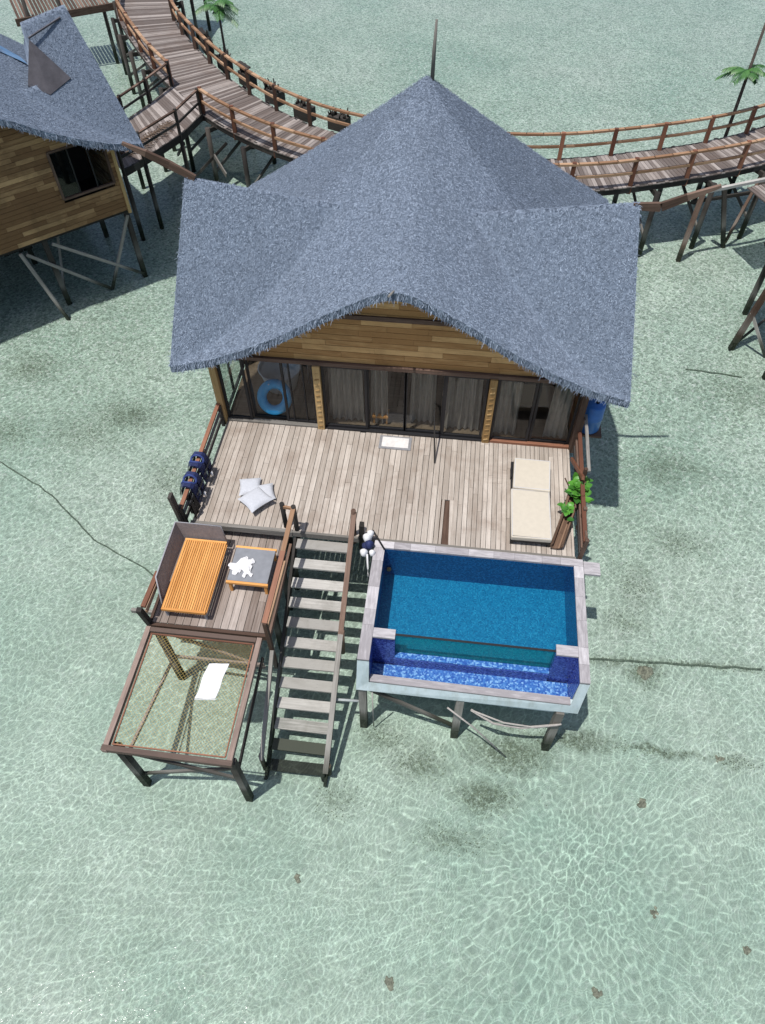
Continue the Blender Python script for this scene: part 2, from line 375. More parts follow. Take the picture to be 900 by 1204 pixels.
# ------------------------------------------------------------------ seabed, water
def bed_h(x, y): return .05 * np.sin(x * .55 + y * .21) + .04 * np.sin(y * .83 - x * .3 + 1.7) + .02 * np.sin(x * 2.1 + y * 1.3)
gx = np.concatenate([[-600, -160, -55], np.linspace(-35, 35, 110), [55, 160, 600]])
gy = np.concatenate([[-600, -120, -30], np.linspace(-18, 52, 110), [70, 200, 800]])
GX, GY = np.meshgrid(gx, gy, indexing='ij')
sb = MB().grid(np.stack([GX, GY, BED_Z + bed_h(GX, GY)], -1), r=.5).build('seabed', 'seabed'); struct(sb)
sb.data.update()
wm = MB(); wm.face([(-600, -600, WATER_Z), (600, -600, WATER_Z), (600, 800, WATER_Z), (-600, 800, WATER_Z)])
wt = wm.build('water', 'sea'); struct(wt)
def bed(x, y): return BED_Z + float(bed_h(x, y))

# sea grass and rubble patches on the bed
def scatter_bed(spots, name, mat, size=(.03, .09), up=.05):
    V = []; F = []; Rn = []
    for (cx, cy, sx, sy, n) in spots:
        for _ in range(n):
            x = random.gauss(cx, sx); y = random.gauss(cy, sy); z = bed(x, y) + .012
            L = random.uniform(*size); a = random.random() * 6.283; w = L * random.uniform(.3, .6)
            dx, dy = math.cos(a) * L, math.sin(a) * L; px, py = -math.sin(a) * w, math.cos(a) * w
            h = random.uniform(.01, up); b = len(V)
            V += [(x - px, y - py, z), (x + px, y + py, z), (x + dx + px * .4, y + dy + py * .4, z + h), (x + dx - px * .4, y + dy - py * .4, z + h)]
            F.append((b, b + 1, b + 2, b + 3)); Rn.append(random.random())
    mb = MB(); mb.v = V; mb.f = F; mb.r = Rn; mb.sm = [False] * len(F); mb.uv = [[(0, 0), (1, 0), (1, 1), (0, 1)]] * len(F)
    return mb.build(name, mat)
weed = scatter_bed([(cx, cy, sx * .45, sy * .45, int(420 * k * sx * sy) + 60) for cx, cy, sx, sy, k in ALGAE], 'seagrass', 'weed', (.012, .028), .02)
struct(weed, 'stuff')
def coral(x, y, s, label, k=7):
    m = MB()
    for i in range(k):
        cx, cy, r_ = x + random.gauss(0, s * .26), y + random.gauss(0, s * .22), s * random.uniform(.2, .42); z = bed(cx, cy); ph = random.random() * 6
        m.grid(np.array([[(cx + r_ * math.sin(a) * math.cos(b) * (1 + .3 * math.sin(3 * b + ph)), cy + r_ * math.sin(a) * math.sin(b) * (1 + .25 * math.cos(2 * b + ph)), z + r_ * .45 * math.cos(a)) for b in np.linspace(0, 6.2832, 13)] for a in np.linspace(.02, 1.7, 6)]))
    tag(m.build('coral_clump', 'coral'), label, 'coral', 'coral clumps on the seabed')
coral(6.11, -4.25, .17, 'small rust brown coral clump on the sand right of the pool legs')
coral(4.91, -7.77, .16, 'brown coral clump near the bottom edge on pale sand')
coral(6.15, -6.32, .14, 'small coral clump midway between the pool and the bottom right corner')
coral(7.79, -6.74, .13, 'round dark coral clump in the bottom right corner of the water')
coral(1.15, -8.04, .16, 'flat brown coral clump at the bottom centre of the water')
coral(6.5, -1.13, .30, 'large dark coral clump right of the pool with weed round it', 16)
coral(-.9, -6.5, .12, 'tiny brown coral clump on open sand below the stairs')
coral(7.9, -3.05, .13, 'orange brown coral clump at the far right end of the weed streak')
def sunk(pts, r, label, mat='seaweedrope', name='sunken_rope'):
    P = [Vector(p) for p in pts]; Q = []
    for i in range(len(P) - 1):
        for k in range(8):
            p = P[i].lerp(P[i + 1], k / 8); p = p + Vector((random.gauss(0, .008), random.gauss(0, .012), 0)); Q.append((p.x, p.y, bed(p.x, p.y) + r * .6))
    tag(MB().tube(Q, r, 6).build(name, mat), label, 'rope', 'ropes sunk on the seabed')
sunk([(-12.6, 3.7, 0), (-11.7, 3.45, 0), (-9.7, 2.4, 0), (-8.0, 1.1, 0), (-6.3, .35, 0), (-5.6, -.2, 0)], .02, 'thin dark sunken rope curving across the sand towards the daybed platform')
sunk([(5.1, -.93, 0), (7.2, -.83, 0), (9.6, -.7, 0)], .028, 'straight dark sunken rope running right from the pool')
sunk([(8.9, 9.9, 0), (10.9, 9.7, 0)], .025, 'short straight sunken rope on the sand below the far right platform')

# ------------------------------------------------------------------ thatched roof shape
FX = np.array([0, .25, .5, 1, 1.7, 2.45, 3.4, 4.3, 5.2, 5.6]); FZ = np.array([4.46, 4.43, 4.33, 4.07, 3.67, 3.19, 2.69, 2.30, 2.05, 1.97])
YF, YR, YC, YB, XC = 2.9, 5.0, 7.1, 11.1, .2
def roof_z(x, y, xi=0.0):
    x = np.asarray(x, float); y = np.asarray(y, float); ax = np.abs(x)
    fr = np.interp(ax, FX, FZ) + .576 * (y - YF)
    d = np.abs(x - XC * np.clip((y - YF) / 4.2, 0, 1)); sd = 6.87 - .95 * d + .012 * d * d
    bk = 6.87 - (y - YC) * 1.2
    main = np.minimum(np.minimum(fr, sd), bk)
    zr = 5.0 + .5 * np.clip((ax - 1) / 3.75, 0, 1.2)
    t = np.where(y <= YR, (y - YF) / (YR - YF), np.clip((2 * YR - YF - y) / (YR - YF), -1, 1))
    wing = 2.03 + (zr - 2.03) * t
    wing = np.where((ax >= xi) | (y < 4.2), wing, -9)
    k = .05; h = np.clip(.5 + .5 * (wing - main) / k, 0, 1)
    sm = main * (1 - h) + wing * h + k * h * (1 - h)
    return np.where(wing < -5, main, sm)
def roof_xe(y):
    y = np.asarray(y, float); t = np.clip(1 - np.abs(y - YR) / (YR - YF), 0, 1)
    return 5.24 - .52 * t
def make_roof(root, xi, nb):
    us = np.linspace(-1, 1, 121); vs = np.concatenate([np.linspace(YF, YR, 26), np.linspace(YR, YC, 20)[1:], np.linspace(YC, YB, 26)[1:]])
    def surf(off):
        P = np.zeros((len(us), len(vs), 3))
        for j, y in enumerate(vs):
            x = us * roof_xe(y)
            P[:, j, 0] = x; P[:, j, 1] = y; P[:, j, 2] = roof_z(x, y, xi) + off
        return P
    T = surf(0); B = surf(-.2)
    mb = MB().grid(T, r=.42); mb.grid(B[::-1], r=.42)
    for a, b in ((T[:, 0], B[:, 0]), (B[:, -1], T[:, -1]), (B[0, :], T[0, :]), (T[-1, :], B[-1, :])): mb.grid(np.stack([b, a], 1)[:, ::-1] if False else np.stack([a, b], 1), smooth=False)
    roof = mb.build('roof', 'thatch', root)
    # loose straw lying on the slope
    n = nb; y = rng.uniform(YF, YB, n); u = rng.uniform(-1, 1, n); x = u * roof_xe(y)
    e = .03
    def pt(x, y): return np.stack([x, y, roof_z(x, y, xi)], -1)
    p = pt(x, y); gxv = (roof_z(x + e, y, xi) - roof_z(x - e, y, xi)) / (2 * e); gyv = (roof_z(x, y + e, xi) - roof_z(x, y - e, xi)) / (2 * e)
    ok = (np.abs(gxv) < 4) & (np.abs(gyv) < 4)
    p, gxv, gyv = p[ok], gxv[ok], gyv[ok]; n = len(p)
    nr = np.stack([-gxv, -gyv, np.ones(n)], -1); nr /= np.linalg.norm(nr, axis=1)[:, None]
    dn = np.stack([-gxv, -gyv, -(gxv ** 2 + gyv ** 2)], -1); dn /= (np.linalg.norm(dn, axis=1)[:, None] + 1e-6)
    sd = np.cross(nr, dn); ang = rng.normal(0, .85, n)[:, None]
    t = dn * np.cos(ang) + sd * np.sin(ang); s2 = np.cross(nr, t)
    L = rng.uniform(.025, .07, n)[:, None]; w = rng.uniform(.004, .0085, n)[:, None]; h = rng.uniform(.003, .014, n)[:, None]
    a = p + nr * .004; b = a + t * L + nr * h
    V = np.stack([a - s2 * w, a + s2 * w, b + s2 * w * .6, b - s2 * w * .6], 1).reshape(-1, 3)
    m = MB(); m.v = [tuple(q) for q in V]; m.f = [(4 * i, 4 * i + 1, 4 * i + 2, 4 * i + 3) for i in range(n)]
    m.uv = [[(0, 0), (1, 0), (1, 1), (0, 1)]] * n; m.r = list(rng.random(n)); m.sm = [False] * n
    m.build('straw', 'thatch', roof)
    # ragged fringe along the front eave and the gable ends
    m = MB()
    def strand(p, out, L, w):
        out = Vector(out); tip = Vector(p) + out * L * random.uniform(.2, .6) + Vector((random.gauss(0, .05), random.gauss(0, .03), -L))
        sd = Vector((out.y, -out.x, 0)).normalized() * w if abs(out.x) + abs(out.y) > .1 else Vector((w, 0, 0))
        m.face([Vector(p) - sd, Vector(p) + sd, tip + sd * .5, tip - sd * .5])
    for i in range(4200):
        xx = random.uniform(-5.24, 5.24); yy = YF + random.uniform(0, .12); zz = float(roof_z(xx, yy, xi)) - random.uniform(0, .16)
        strand((xx, yy - .02, zz), (0, -1, 0), random.uniform(.03, .13), random.uniform(.004, .009))
    for i in range(1500):
        yy = random.uniform(YF, YB); sg = random.choice((-1, 1)); xx = sg * float(roof_xe(yy)); zz = float(roof_z(xx * .999, yy, xi)) - random.uniform(0, .15)
        strand((xx, yy, zz), (sg, 0, 0), random.uniform(.03, .09), random.uniform(.004, .010))
    m.build('fringe', 'thatch', roof)
    return roof
def wall_planks(mb, y, xlim, z0, z1, ph=.155, hole=None, step=(.9, 2.2), xr=None):
    """horizontal cladding boards in the plane y, between -xlim(z) and xlim(z)"""
    z = z0; row = 0
    while z < z1 - .02:
        h = min(ph, z1 - z); xl = xlim(z + h * .8); rowc = random.random(); x = -xl - random.random()
        while x < xl:
            L = random.uniform(*step); a = max(x, -xl); b = min(x + L, xl)
            segs = [(a, b)]
            if hole and z + h > hole[2] + .01 and z < hole[3] - .01:
                segs = [(a, min(b, hole[0])), (max(a, hole[1]), b)]
            for (p, q) in segs:
                if q - p > .03:
                    mb.bar((p + .002, y + random.uniform(-.004, .004), z + h / 2), (q - .002, y + random.uniform(-.006, .006), z + h / 2), .03, h - .011, r=min(1, max(0, rowc * .45 + random.random() * .55)))
            x += L
        z += h; row += 1

# ------------------------------------------------------------------ the villa
YW = 3.37; HW = 4.36
villa = thing('water_villa', 'stilted timber villa under the large grey thatched roof, facing its sun deck', 'villa', (0, 6.9, BED_Z))
roof = make_roof(villa, 0.0, 190000)
MB().tube([(.3, 7.12, 6.75), (.31, 7.13, 7.3), (.33, 7.15, 7.85)], [.045, .04, .025], 7).build('spire', 'grey', roof)
def finial(pts, wid):
    m = MB()
    for i in range(len(pts) - 1):
        m.bar(pts[i], pts[i + 1], .07, wid[i], h1=wid[i + 1])
    m.build('finial_board', 'brown', roof)
finial([(-4.5, 5.0, 5.46), (-5.0, 5, 5.72), (-5.45, 5, 5.93), (-5.9, 5, 6.12)], [.13, .17, .13, .05])
finial([(4.6, 5.0, 5.4), (5.15, 5, 5.42), (5.6, 5, 5.65), (6.16, 5, 5.92)], [.14, .18, .14, .05])
MB().tube([(-.02, 3.0, 4.45), (-.12, 2.70, 4.50)], .025, 6).build('ridge_pole', 'grey', roof)
inv = lambda z: float(np.interp(-z, -FZ, FX))
g = MB(); wall_planks(g, YW, lambda z: max(.06, min(HW, inv(z + .02))), 2.16, 4.5, .155); g.build('gable_wall', 'gable', villa)
g = MB(); g.bar((-HW, YW - .03, 2.105), (HW, YW - .03, 2.105), .11, .10); g.bar((-1.75, YW - .03, 3.46), (1.75, YW - .03, 3.46), .06, .11); g.build('lintel', 'brown', villa)
for sx in (-1, 1):
    m = MB(); wall_planks(m, 0, lambda z: 3.55, 0.0, 2.15, .155)
    # turn the boards into the side wall
    m.v = [(sx * (HW - .03) + p[1], YW + 3.72 + p[0], p[2]) for p in m.v]
    if sx < 0: # the front corner bay on this side is glazed
        pass
    if sx > 0: m.build('side_wall', 'gable', villa)
m = MB(); wall_planks(m, 0, lambda z: 2.6, 0.0, 2.15, .155); m.v = [(-HW + .03 + p[1], 8.05 + p[0], p[2]) for p in m.v]; m.build('side_wall', 'gable', villa)
m = MB(); wall_planks(m, 10.6, lambda z: HW, 0, 2.1, .155); m.build('back_wall', 'gable', villa)
m = MB(); m.box(-HW, HW, YW + .05, 10.6, -.16, -.02); m.build('floor', 'floor_in', villa)
m = MB(); m.box(-HW + .1, HW - .1, 6.2, 6.3, -.02, 2.1); m.box(-1.95, -1.87, YW + .16, 6.2, -.02, 2.1); m.build('partition', 'dkbox', villa)
m = MB(); m.box(-HW + .05, HW - .05, YW + .1, 10.5, 2.12, 2.16); m.build('ceiling', 'dkbox', villa)
for x, w, mt in ((-1.88, .17, 'gold'), (2.245, .17, 'gold')):
    m = MB(); m.bar((x, YW - .05, 0), (x, YW - .05, 2.05), w, .16)
    for k in range(11): m.bar((x - w * .3, YW - .137, .12 + k * .17), (x + w * .3, YW - .137, .15 + k * .17), .012, .03)
    m.build('carved_pillar', mt, villa)
bars([((-4.40, YW - .05, -.1), (-4.40, YW - .05, 2.25), .16, .16)], 'corner_post', 'gold', villa)
bars([((4.37, YW - .05, -.1), (4.37, YW - .05, 2.25), .14, .16)], 'corner_post', 'brown', villa)
def panel(x0, x1, name, y=YW, z0=.06, z1=2.04, fw=.06, mull=()):
    m = MB()
    m.bar((x0, y, z0 + fw / 2), (x1, y, z0 + fw / 2), .06, fw); m.bar((x0, y, z1 - fw / 2), (x1, y, z1 - fw / 2), .06, fw)
    for x in (x0 + fw / 2, x1 - fw / 2) + tuple(mull): m.bar((x, y, z0 + fw), (x, y, z1 - fw), fw if x not in mull else .035, .055)
    d = m.build(name, 'frame', villa)
    p = MB(); p.bar((x0 + fw, y + .005, (z0 + z1) / 2), (x1 - fw, y + .005, (z0 + z1) / 2), .008, z1 - z0 - 2 * fw); p.build('pane', 'glass', d)
    return d
panel(-4.30, -3.66, 'window'); panel(-2.78, -1.98, 'sliding_door', YW + .045, mull=(-2.58, -2.25)); panel(-3.64, -2.74, 'sliding_door', YW + .11)
for x0, x1 in ((-1.78, -.70), (-.72, .24), (.20, 1.16), (1.14, 2.14)): panel(x0, x1, 'sliding_door', YW + (.03 if abs(x0) < .73 else -.01))
panel(2.35, 3.28, 'window'); panel(3.30, 4.29, 'window', YW + .03)
m = MB(); m.bar((-4.40, YW + .05, .04), (-4.40, YW + 2.0, .04), .06, .07); m.bar((-4.40, YW + .05, 2.0), (-4.40, YW + 2.0, 2.0), .06, .07)
for yy in (YW + .95, YW + 2.0): m.bar((-4.40, yy, .07), (-4.40, yy, 1.97), .06, .05)
d = m.build('side_window', 'frame', villa); p = MB(); p.bar((-4.40, YW + .08, 1.02), (-4.40, YW + 1.95, 1.02), .008, 1.86); p.build('pane', 'glass', d)
m = MB(); m.bar((-4.34, YW - .03, .025), (-1.98, YW - .03, .025), .13, .05); m.build('threshold', 'grey', villa)
m = MB(); m.bar((2.34, YW - .06, .035), (4.32, YW - .06, .035), .09, .07); m.build('sill', 'redrail', villa)
m = MB(); m.bar((-1.79, YW - .05, .022), (2.15, YW - .05, .022), .10, .044); m.build('door_track', 'frame', villa)
for x in (-4.1, -1.4, 1.4, 4.1):
    for y in (3.9, 7.2, 10.3): MB().tube([(x, y, -.16), (x, y, bed(x, y) - .1)], .11, 9).build('stilt', 'dark', villa)
# things indoors that show through the glass
def curtain(x0, x1, y, label, seed, top=2.02):
    random.seed(seed); n = 60; us = np.linspace(0, 1, n); ph = random.random() * 6
    P = np.zeros((n, 8, 3))
    for j, z in enumerate(np.linspace(.03, top, 8)):
        k = 1 - .10 * (z / top)
        P[:, j, 0] = x0 + (x1 - x0) * (.5 + (us - .5) * k); P[:, j, 2] = z
        P[:, j, 1] = y + .04 * np.sin(us * 40 * (x1 - x0) + ph) + .025 * np.sin(us * 17 + ph * 2 + z)
    m = MB().grid(P); Q = P.copy(); Q[..., 1] += .006; m.grid(Q[::-1])
    tag(m.build('curtain', 'curtain'), label, 'curtain', 'curtains behind the glass doors')
curtain(-1.72, -.82, 3.66, 'grey curtain behind the first glass door right of the left carved pillar', 1)
curtain(-.66, -.22, 3.66, 'narrow bunched grey curtain left of the dark gap in the doors', 2)
curtain(.30, .95, 3.80, 'dim grey curtain hanging farther back behind the door with the pole', 3)
curtain(1.18, 2.06, 3.66, 'wide grey curtain directly left of the right carved pillar', 4)
curtain(2.42, 2.98, 3.62, 'grey curtain behind the right hand window beside the carved pillar', 5)
curtain(3.66, 4.22, 3.62, 'grey curtain in the far corner of the right hand window', 6)
random.seed(11)
tv = MB(); tv.box(2.95, 3.75, 3.78, 3.84, .85, 1.55); tag(tv.build('television', 'black'), 'black flat television behind the right hand window', 'television')
t = thing('freestanding_tub', 'white round bathtub behind the left corner glass', 'bathtub', (-3.2, 4.75, 0))
prof = [(.30, 0), (.42, .06), (.50, .45), (.55, .62), (.57, .64), (.53, .63), (.46, .42), (.36, .14), (0.001, .12)]
P = np.array([[(-3.2 + r * math.cos(a), 4.75 + r * math.sin(a), z) for a in np.linspace(0, 6.2832, 33)] for r, z in prof]); MB().grid(P).build('basin', 'tub', t)
MB().tube([(-2.5, 4.9, 0), (-2.5, 4.9, .85), (-2.62, 4.86, .9), (-2.78, 4.82, .86)], .018, 8).build('tap', 'screenrim', t)
c = Vector((-3.15, 3.80, .46)); tl = R(48); P = np.zeros((41, 15, 3))
for i, a in enumerate(np.linspace(0, 2 * math.pi, 41)):
    for j, b in enumerate(np.linspace(0, 2 * math.pi, 15)):
        rr = .33 + .125 * math.cos(b); q = Vector((rr * math.cos(a), rr * math.sin(a), .125 * math.sin(b)))
        q = Matrix.Rotation(tl, 3, 'X') @ q; P[i, j] = c + q
ring = thing('swim_ring', 'blue inflatable swim ring leaning inside the left corner glass', 'swim ring', (c.x, c.y, 0))
MB().grid(P[:, ::-1]).build('tube', 'blue', ring)
m = MB(); m.tube([c + Matrix.Rotation(tl, 3, 'X') @ Vector((.33 * math.cos(2.0), .33 * math.sin(2.0), .12)), c + Matrix.Rotation(tl, 3, 'X') @ Vector((.33 * math.cos(2.0), .33 * math.sin(2.0), .16))], .018, 8); m.build('valve', 'white', ring)
st = thing('low_stool', 'small orange wooden stool behind the glass door, left of the dark gap', 'stool', (-.42, 3.95, 0))
m = MB(); m.box(-.62, -.22, 3.6, 3.9, .20, .26); m.build('seat', 'teak', st)
for x in (-.58, -.26):
    for y in (3.64, 3.86): bars([((x, y, 0), (x, y, .20), .04, .04)], 'leg', 'teak', st)

# ------------------------------------------------------------------ sun deck
deck = thing('sun_deck', 'large weathered plank sun deck in front of the villa doors', 'deck', (0, 1.7, BED_Z))
m = MB(); planks(m, -4.33, 1.30, 0.03, 3.30, 0, .138, .012); planks(m, 1.58, 4.33, 0.03, 3.30, 0, .112, .011)
planks(m, 1.30, 1.58, 1.32, 3.30, 0, .14, .009)
m.bar((1.335, .03, -.018), (1.345, 1.32, -.018), .06, .035); m.bar((1.555, .03, -.018), (1.535, 1.32, -.018), .045, .035, w1=.09)
m.build('decking', 'deck', deck)
m = MB(); m.bar((1.445, .03, -.075), (1.445, 1.45, -.075), .30, .05); m.build('sunken_board', 'brown', deck)
m = MB(); m.bar((-4.36, 0.0, -.07), (-2.0, 0.0, -.07), .09, .17); m.bar((-2.0, .0, -.07), (4.34, .0, -.07), .06, .15); m.build('edge_beam', 'grey', deck)
m = MB()
for y in (.3, 1.2, 2.2, 3.1): m.bar((-4.3, y, -.19), (4.3, y, -.19), .08, .14)
m.build('joist', 'dark', deck)
for x in (-4.2, -2.2, 0, 2.2, 4.2):
    for y in (.25, 2.6): MB().tube([(x, y, -.2), (x, y, bed(x, y) - .1)], .10, 9).build('stilt', 'dark', deck)
# railing along the deck's left side
rl = thing('deck_railing', 'red brown railing along the deck side carrying the life jackets', 'railing', (-4.45, 1.6, 0))
bars([((-4.45, 3.3, .60), (-4.45, -.05, .56), .09, .06)], 'top_rail', 'redrail', rl)
bars([((-4.43, 3.3, .38), (-4.43, 0, .36), .05, .07)], 'lower_rail', 'grey', rl)
bars([((-4.43, 3.3, .16), (-4.43, 0, .14), .05, .07)], 'lower_rail', 'dark', rl)
for y in (3.2, 1.7, .35): bars([((-4.42, y, -.1), (-4.42, y, .58), .08, .08)], 'post', 'dark', rl)
for y, dx, z1 in ((-.02, 0, .62), (-.12, -.05, 1.15)): bars([((-4.47, y, -.1), (-4.47 + dx, y - .05, z1), .07, .16)], 'post', 'dark', rl)
rr = thing('side_railing', 'patched brown railing behind the fern at the deck edge above open water', 'railing', (4.45, 1.6, 0))
bars([((4.52, 3.45, 1.02), (4.52, 1.75, .92), .07, .05)], 'top_rail', 'grey', rr)
bars([((4.45, 3.3, .62), (4.43, .05, .55), .09, .07)], 'top_rail', 'redrail', rr)
bars([((4.43, 3.3, .34), (4.41, .05, .30), .05, .10)], 'lower_rail', 'brown', rr)
bars([((4.43, 3.3, .12), (4.41, .05, .10), .05, .10)], 'lower_rail', 'dark', rr)
for y, z1 in ((3.3, 1.05), (1.8, .95), (.9, .66), (.06, .62)): bars([((4.44, y, -.1), (4.46, y, z1), .08, .08)], 'post', 'brown', rr)
bars([((4.36, 2.9, .05), (4.40, 1.6, .85), .06, .09)], 'brace', 'redrail', rr)
bars([((4.50, 1.6, .05), (4.44, .15, .62), .05, .08)], 'brace', 'brown', rr)
# life jackets over the rail
def jacket(y, label):
    t = thing('life_jacket', label, 'life jacket', (-4.43, y, .5), 'life jackets on the railing')
    def pos(u, v, off):
        # u runs across the rail from the sea side to the deck side, v along the rail
        w_ = .25 * (1 - .10 * math.cos(u * 9))
        if abs(u) < .10: p = Vector((-4.45 + u, y + v * w_, .66 + .02 * math.cos(u * 15))); nn = Vector((u * 2, 0, 1))
        else:
            sg = 1 if u > 0 else -1; d = abs(u) - .10; p = Vector((-4.45 + sg * (.10 + .05 * math.sin(min(1, d * 3) * 1.57) + (.07 * d if sg > 0 else 0)), y + v * w_, .655 - d)); nn = Vector((sg, 0, .15))
        return p + nn.normalized() * off
    m = MB(); us = np.linspace(-.36, .62, 34); vs_ = np.linspace(-1, 1, 19)
    for i in range(33):
        for j in range(18):
            u, v = (us[i] + us[i + 1]) / 2, (vs_[j] + vs_[j + 1]) / 2
            if (u / .15) ** 2 + (v / .48) ** 2 < 1 or (u > .12 and abs(v) < .06): continue
            pad = .035 + .03 * abs(math.sin(u * 11)) * (1 - v * v)
            f = lambda o: [pos(us[a_], vs_[b_], o) for a_, b_ in ((i, j), (i + 1, j), (i + 1, j + 1), (i, j + 1))]
            m.face(f(pad), None, .5, True); m.face(f(.0)[::-1], None, .5, True)
    sh = m.build('shell', 'navy', t)
    MB().tube([pos(.15 * math.cos(a_), .48 * math.sin(a_), .035) for a_ in np.linspace(0, 6.2832, 25)], .028, 8, False).build('collar', 'navyrim', t)
    m = MB()
    for u in (.30, .48): m.tube([pos(u, v, .075) for v in np.linspace(-.95, .95, 7)], .014, 6)
    m.build('strap', 'black', t)
    m = MB(); m.tube([pos(.50, .10, .09), pos(.58, .0, .10), pos(.64, .12, .09)], .028, 7); m.build('buckle', 'white', t)
jacket(1.30, 'navy life jacket hung over the deck railing, nearer the villa wall')
jacket(.68, 'navy life jacket hung over the deck railing, nearer the daybed')
fp = MB()
for k in range(2):
    y = .18 + k * .16; P = np.zeros((8, 5, 3))
    for i, u in enumerate(np.linspace(0, 1, 8)):
        for j, v in enumerate(np.linspace(-1, 1, 5)): P[i, j] = (-4.30 + .05 * u + .02 * abs(v), y + v * (.05 + .06 * u), .50 - .46 * u)
    fp.grid(P); Q = P.copy(); Q[..., 0] -= .02; fp.grid(Q[::-1])
    fp.tube([(-4.30, y - .06, .5), (-4.28, y, .56), (-4.30, y + .06, .5)], .03, 7)
tag(fp.build('swim_fins', 'black'), 'pair of black swim fins leaning on the deck railing corner', 'swim fins')

# cushions
def cushion(cx, cy, z, size, rot, tilt, label):
    n = 15; s = np.linspace(-1, 1, n); U, V = np.meshgrid(s, s, indexing='ij'); m = MB()
    pin = 1 - .10 * (1 - np.abs(U) ** 2) * np.abs(V) ** 4 ; pin2 = 1 - .10 * (1 - np.abs(V) ** 2) * np.abs(U) ** 4
    h = .085 * (1 - U ** 4) ** .7 * (1 - V ** 4) ** .7
    mt = Matrix.Translation((cx, cy, z)) @ Matrix.Rotation(rot, 4, 'Z') @ Matrix.Rotation(tilt, 4, 'X')
    for sg in (1, -1):
        P = np.zeros((n, n, 3))
        for i in range(n):
            for j in range(n):
                q = mt @ Vector((U[i, j] * size * pin2[i, j], V[i, j] * size * pin[i, j], sg * h[i, j])); P[i, j] = q
        m.grid(P if sg > 0 else P[::-1])
    tag(m.build('cushion', 'cushion'), label, 'cushion', 'grey cushions on the sun deck')
cushion(-3.22, 1.12, .085, .26, R(12), 0, 'grey cushion lying flat on the deck, partly under the front one')
cushion(-2.86, .98, .085, .25, R(20), 0, 'grey cushion mostly hidden beneath the diamond turned one')
cushion(-2.98, .70, .17, .31, R(48), R(-6), 'front grey cushion turned like a diamond on top of the two others')
# door mat, pole
dm = thing('door_mat', 'pale door mat with grey border on the deck before the doors', 'mat', (.03, 3.0, 0))
m = MB(); m.box(-.37, .43, 2.76, 3.20, .006, .018); m.build('border', 'mat_edge', dm)
m = MB(); m.box(-.30, .36, 2.82, 3.15, .019, .027); m.build('pile', 'mat_in', dm)
bars_ = MB().bar((1.05, 2.42, .02), (.93, 3.29, .95), .035, .03); tag(bars_.build('wooden_pole', 'dark'), 'slim dark pole leaning on the glass door from the deck', 'pole')

# sun lounger
lg = thing('sun_lounger', 'double sun lounger with cream mattress and dark frame on the deck', 'sun lounger', (3.33, 1.35, 0))
m = MB(); m.bar((2.90, .20, .17), (2.90, 2.5, .17), .05, .08); m.bar((3.76, .20, .17), (3.76, 2.5, .17), .05, .08); m.bar((2.92, .22, .17), (3.74, .22, .17), .05, .08); m.bar((2.92, 2.48, .17), (3.74, 2.48, .17), .05, .08); m.bar((2.87, 1.95, .24), (2.87, 2.25, .24), .03, .10)
m.build('frame', 'frame', lg)
for x in (2.92, 3.74):
    for y in (.25, 2.42): bars([((x, y, 0), (x, y, .14), .06, .06)], 'leg', 'frame', lg)
m = MB(); m.bar((3.325, .17, .28), (3.305, 1.56, .28), .89, .13); m.build('seat_mattress', 'mattress', lg, .03)
m = MB(); m.bar((3.335, 1.568, .282), (3.365, 2.50, .30), .86, .13); m.build('back_mattress', 'mattress', lg, .03)

m = MB()
for xa, ya, xb, yb, z_ in ((2.905, .2, 2.885, 1.53, .338), (3.745, .2, 3.725, 1.53, .338), (2.905, .2, 3.745, .2, .338), (2.885, 1.53, 3.725, 1.53, .338), (2.93, 1.6, 2.96, 2.47, .345), (3.74, 1.6, 3.77, 2.47, .345), (2.96, 2.47, 3.77, 2.47, .36), (2.93, 1.6, 3.74, 1.6, .342)):
    m.bar((xa, ya, z_), (xb, yb, z_ + (.012 if ya > 1.55 and ya != yb else 0)), .012, .014)
m.build('piping', 'cushion', lg)
# hollow log planter and fern
lp = thing('log_planter', 'hollow brown log planter lying along the deck railing', 'planter', (4.15, .9, 0))
pts = [(3.90, .16, .12), (4.02, .55, .15), (4.16, 1.0, .19), (4.32, 1.6, .28)]
P = []
for i, p in enumerate(pts):
    ring_ = []
    for a in np.linspace(R(-35), R(215), 13): ring_.append((p[0] - math.cos(a) * .15, p[1], p[2] + .06 - math.sin(a) * .15))
    P.append(ring_)
P = np.array(P); q = MB().grid(P); c0 = np.array([[p] * 13 for p in [(x, y, z + .06) for x, y, z in pts]]); Q = c0 + (P - c0) * .72; q.grid(Q[::-1]); q.grid(np.stack([P[0], Q[0]], 1)); q.grid(np.stack([P[-1], Q[-1]], 1)[::-1])
q.grid(np.stack([P[:, 0], Q[:, 0]], 1)); q.grid(np.stack([P[:, -1], Q[:, -1]], 1)[::-1]); q.build('trough', 'log', lp)
def leafblade(m, base, d, L, w, droop, n=6):
    d = Vector(d).normalized(); sd = d.cross(Vector((0, 0, 1)));
    if sd.length < .05: sd = Vector((1, 0, 0))
    sd.normalize(); up = sd.cross(d); pr = []
    for i in range(n + 1):
        u = i / n; p = Vector(base) + d * L * u - Vector((0, 0, 1)) * droop * L * u * u; ww = w * math.sin(math.pi * min(.97, .08 + u * .9)) ** .7
        pr.append([p - sd * ww + up * ww * .25, p, p + sd * ww + up * ww * .25])
    m.grid(np.array([[list(a) for a in r] for r in pr]), r=random.random())
fern = thing('fern', "bright green bird's nest fern growing from the hollow log", 'plant', (4.35, 1.45, .25))
m = MB()
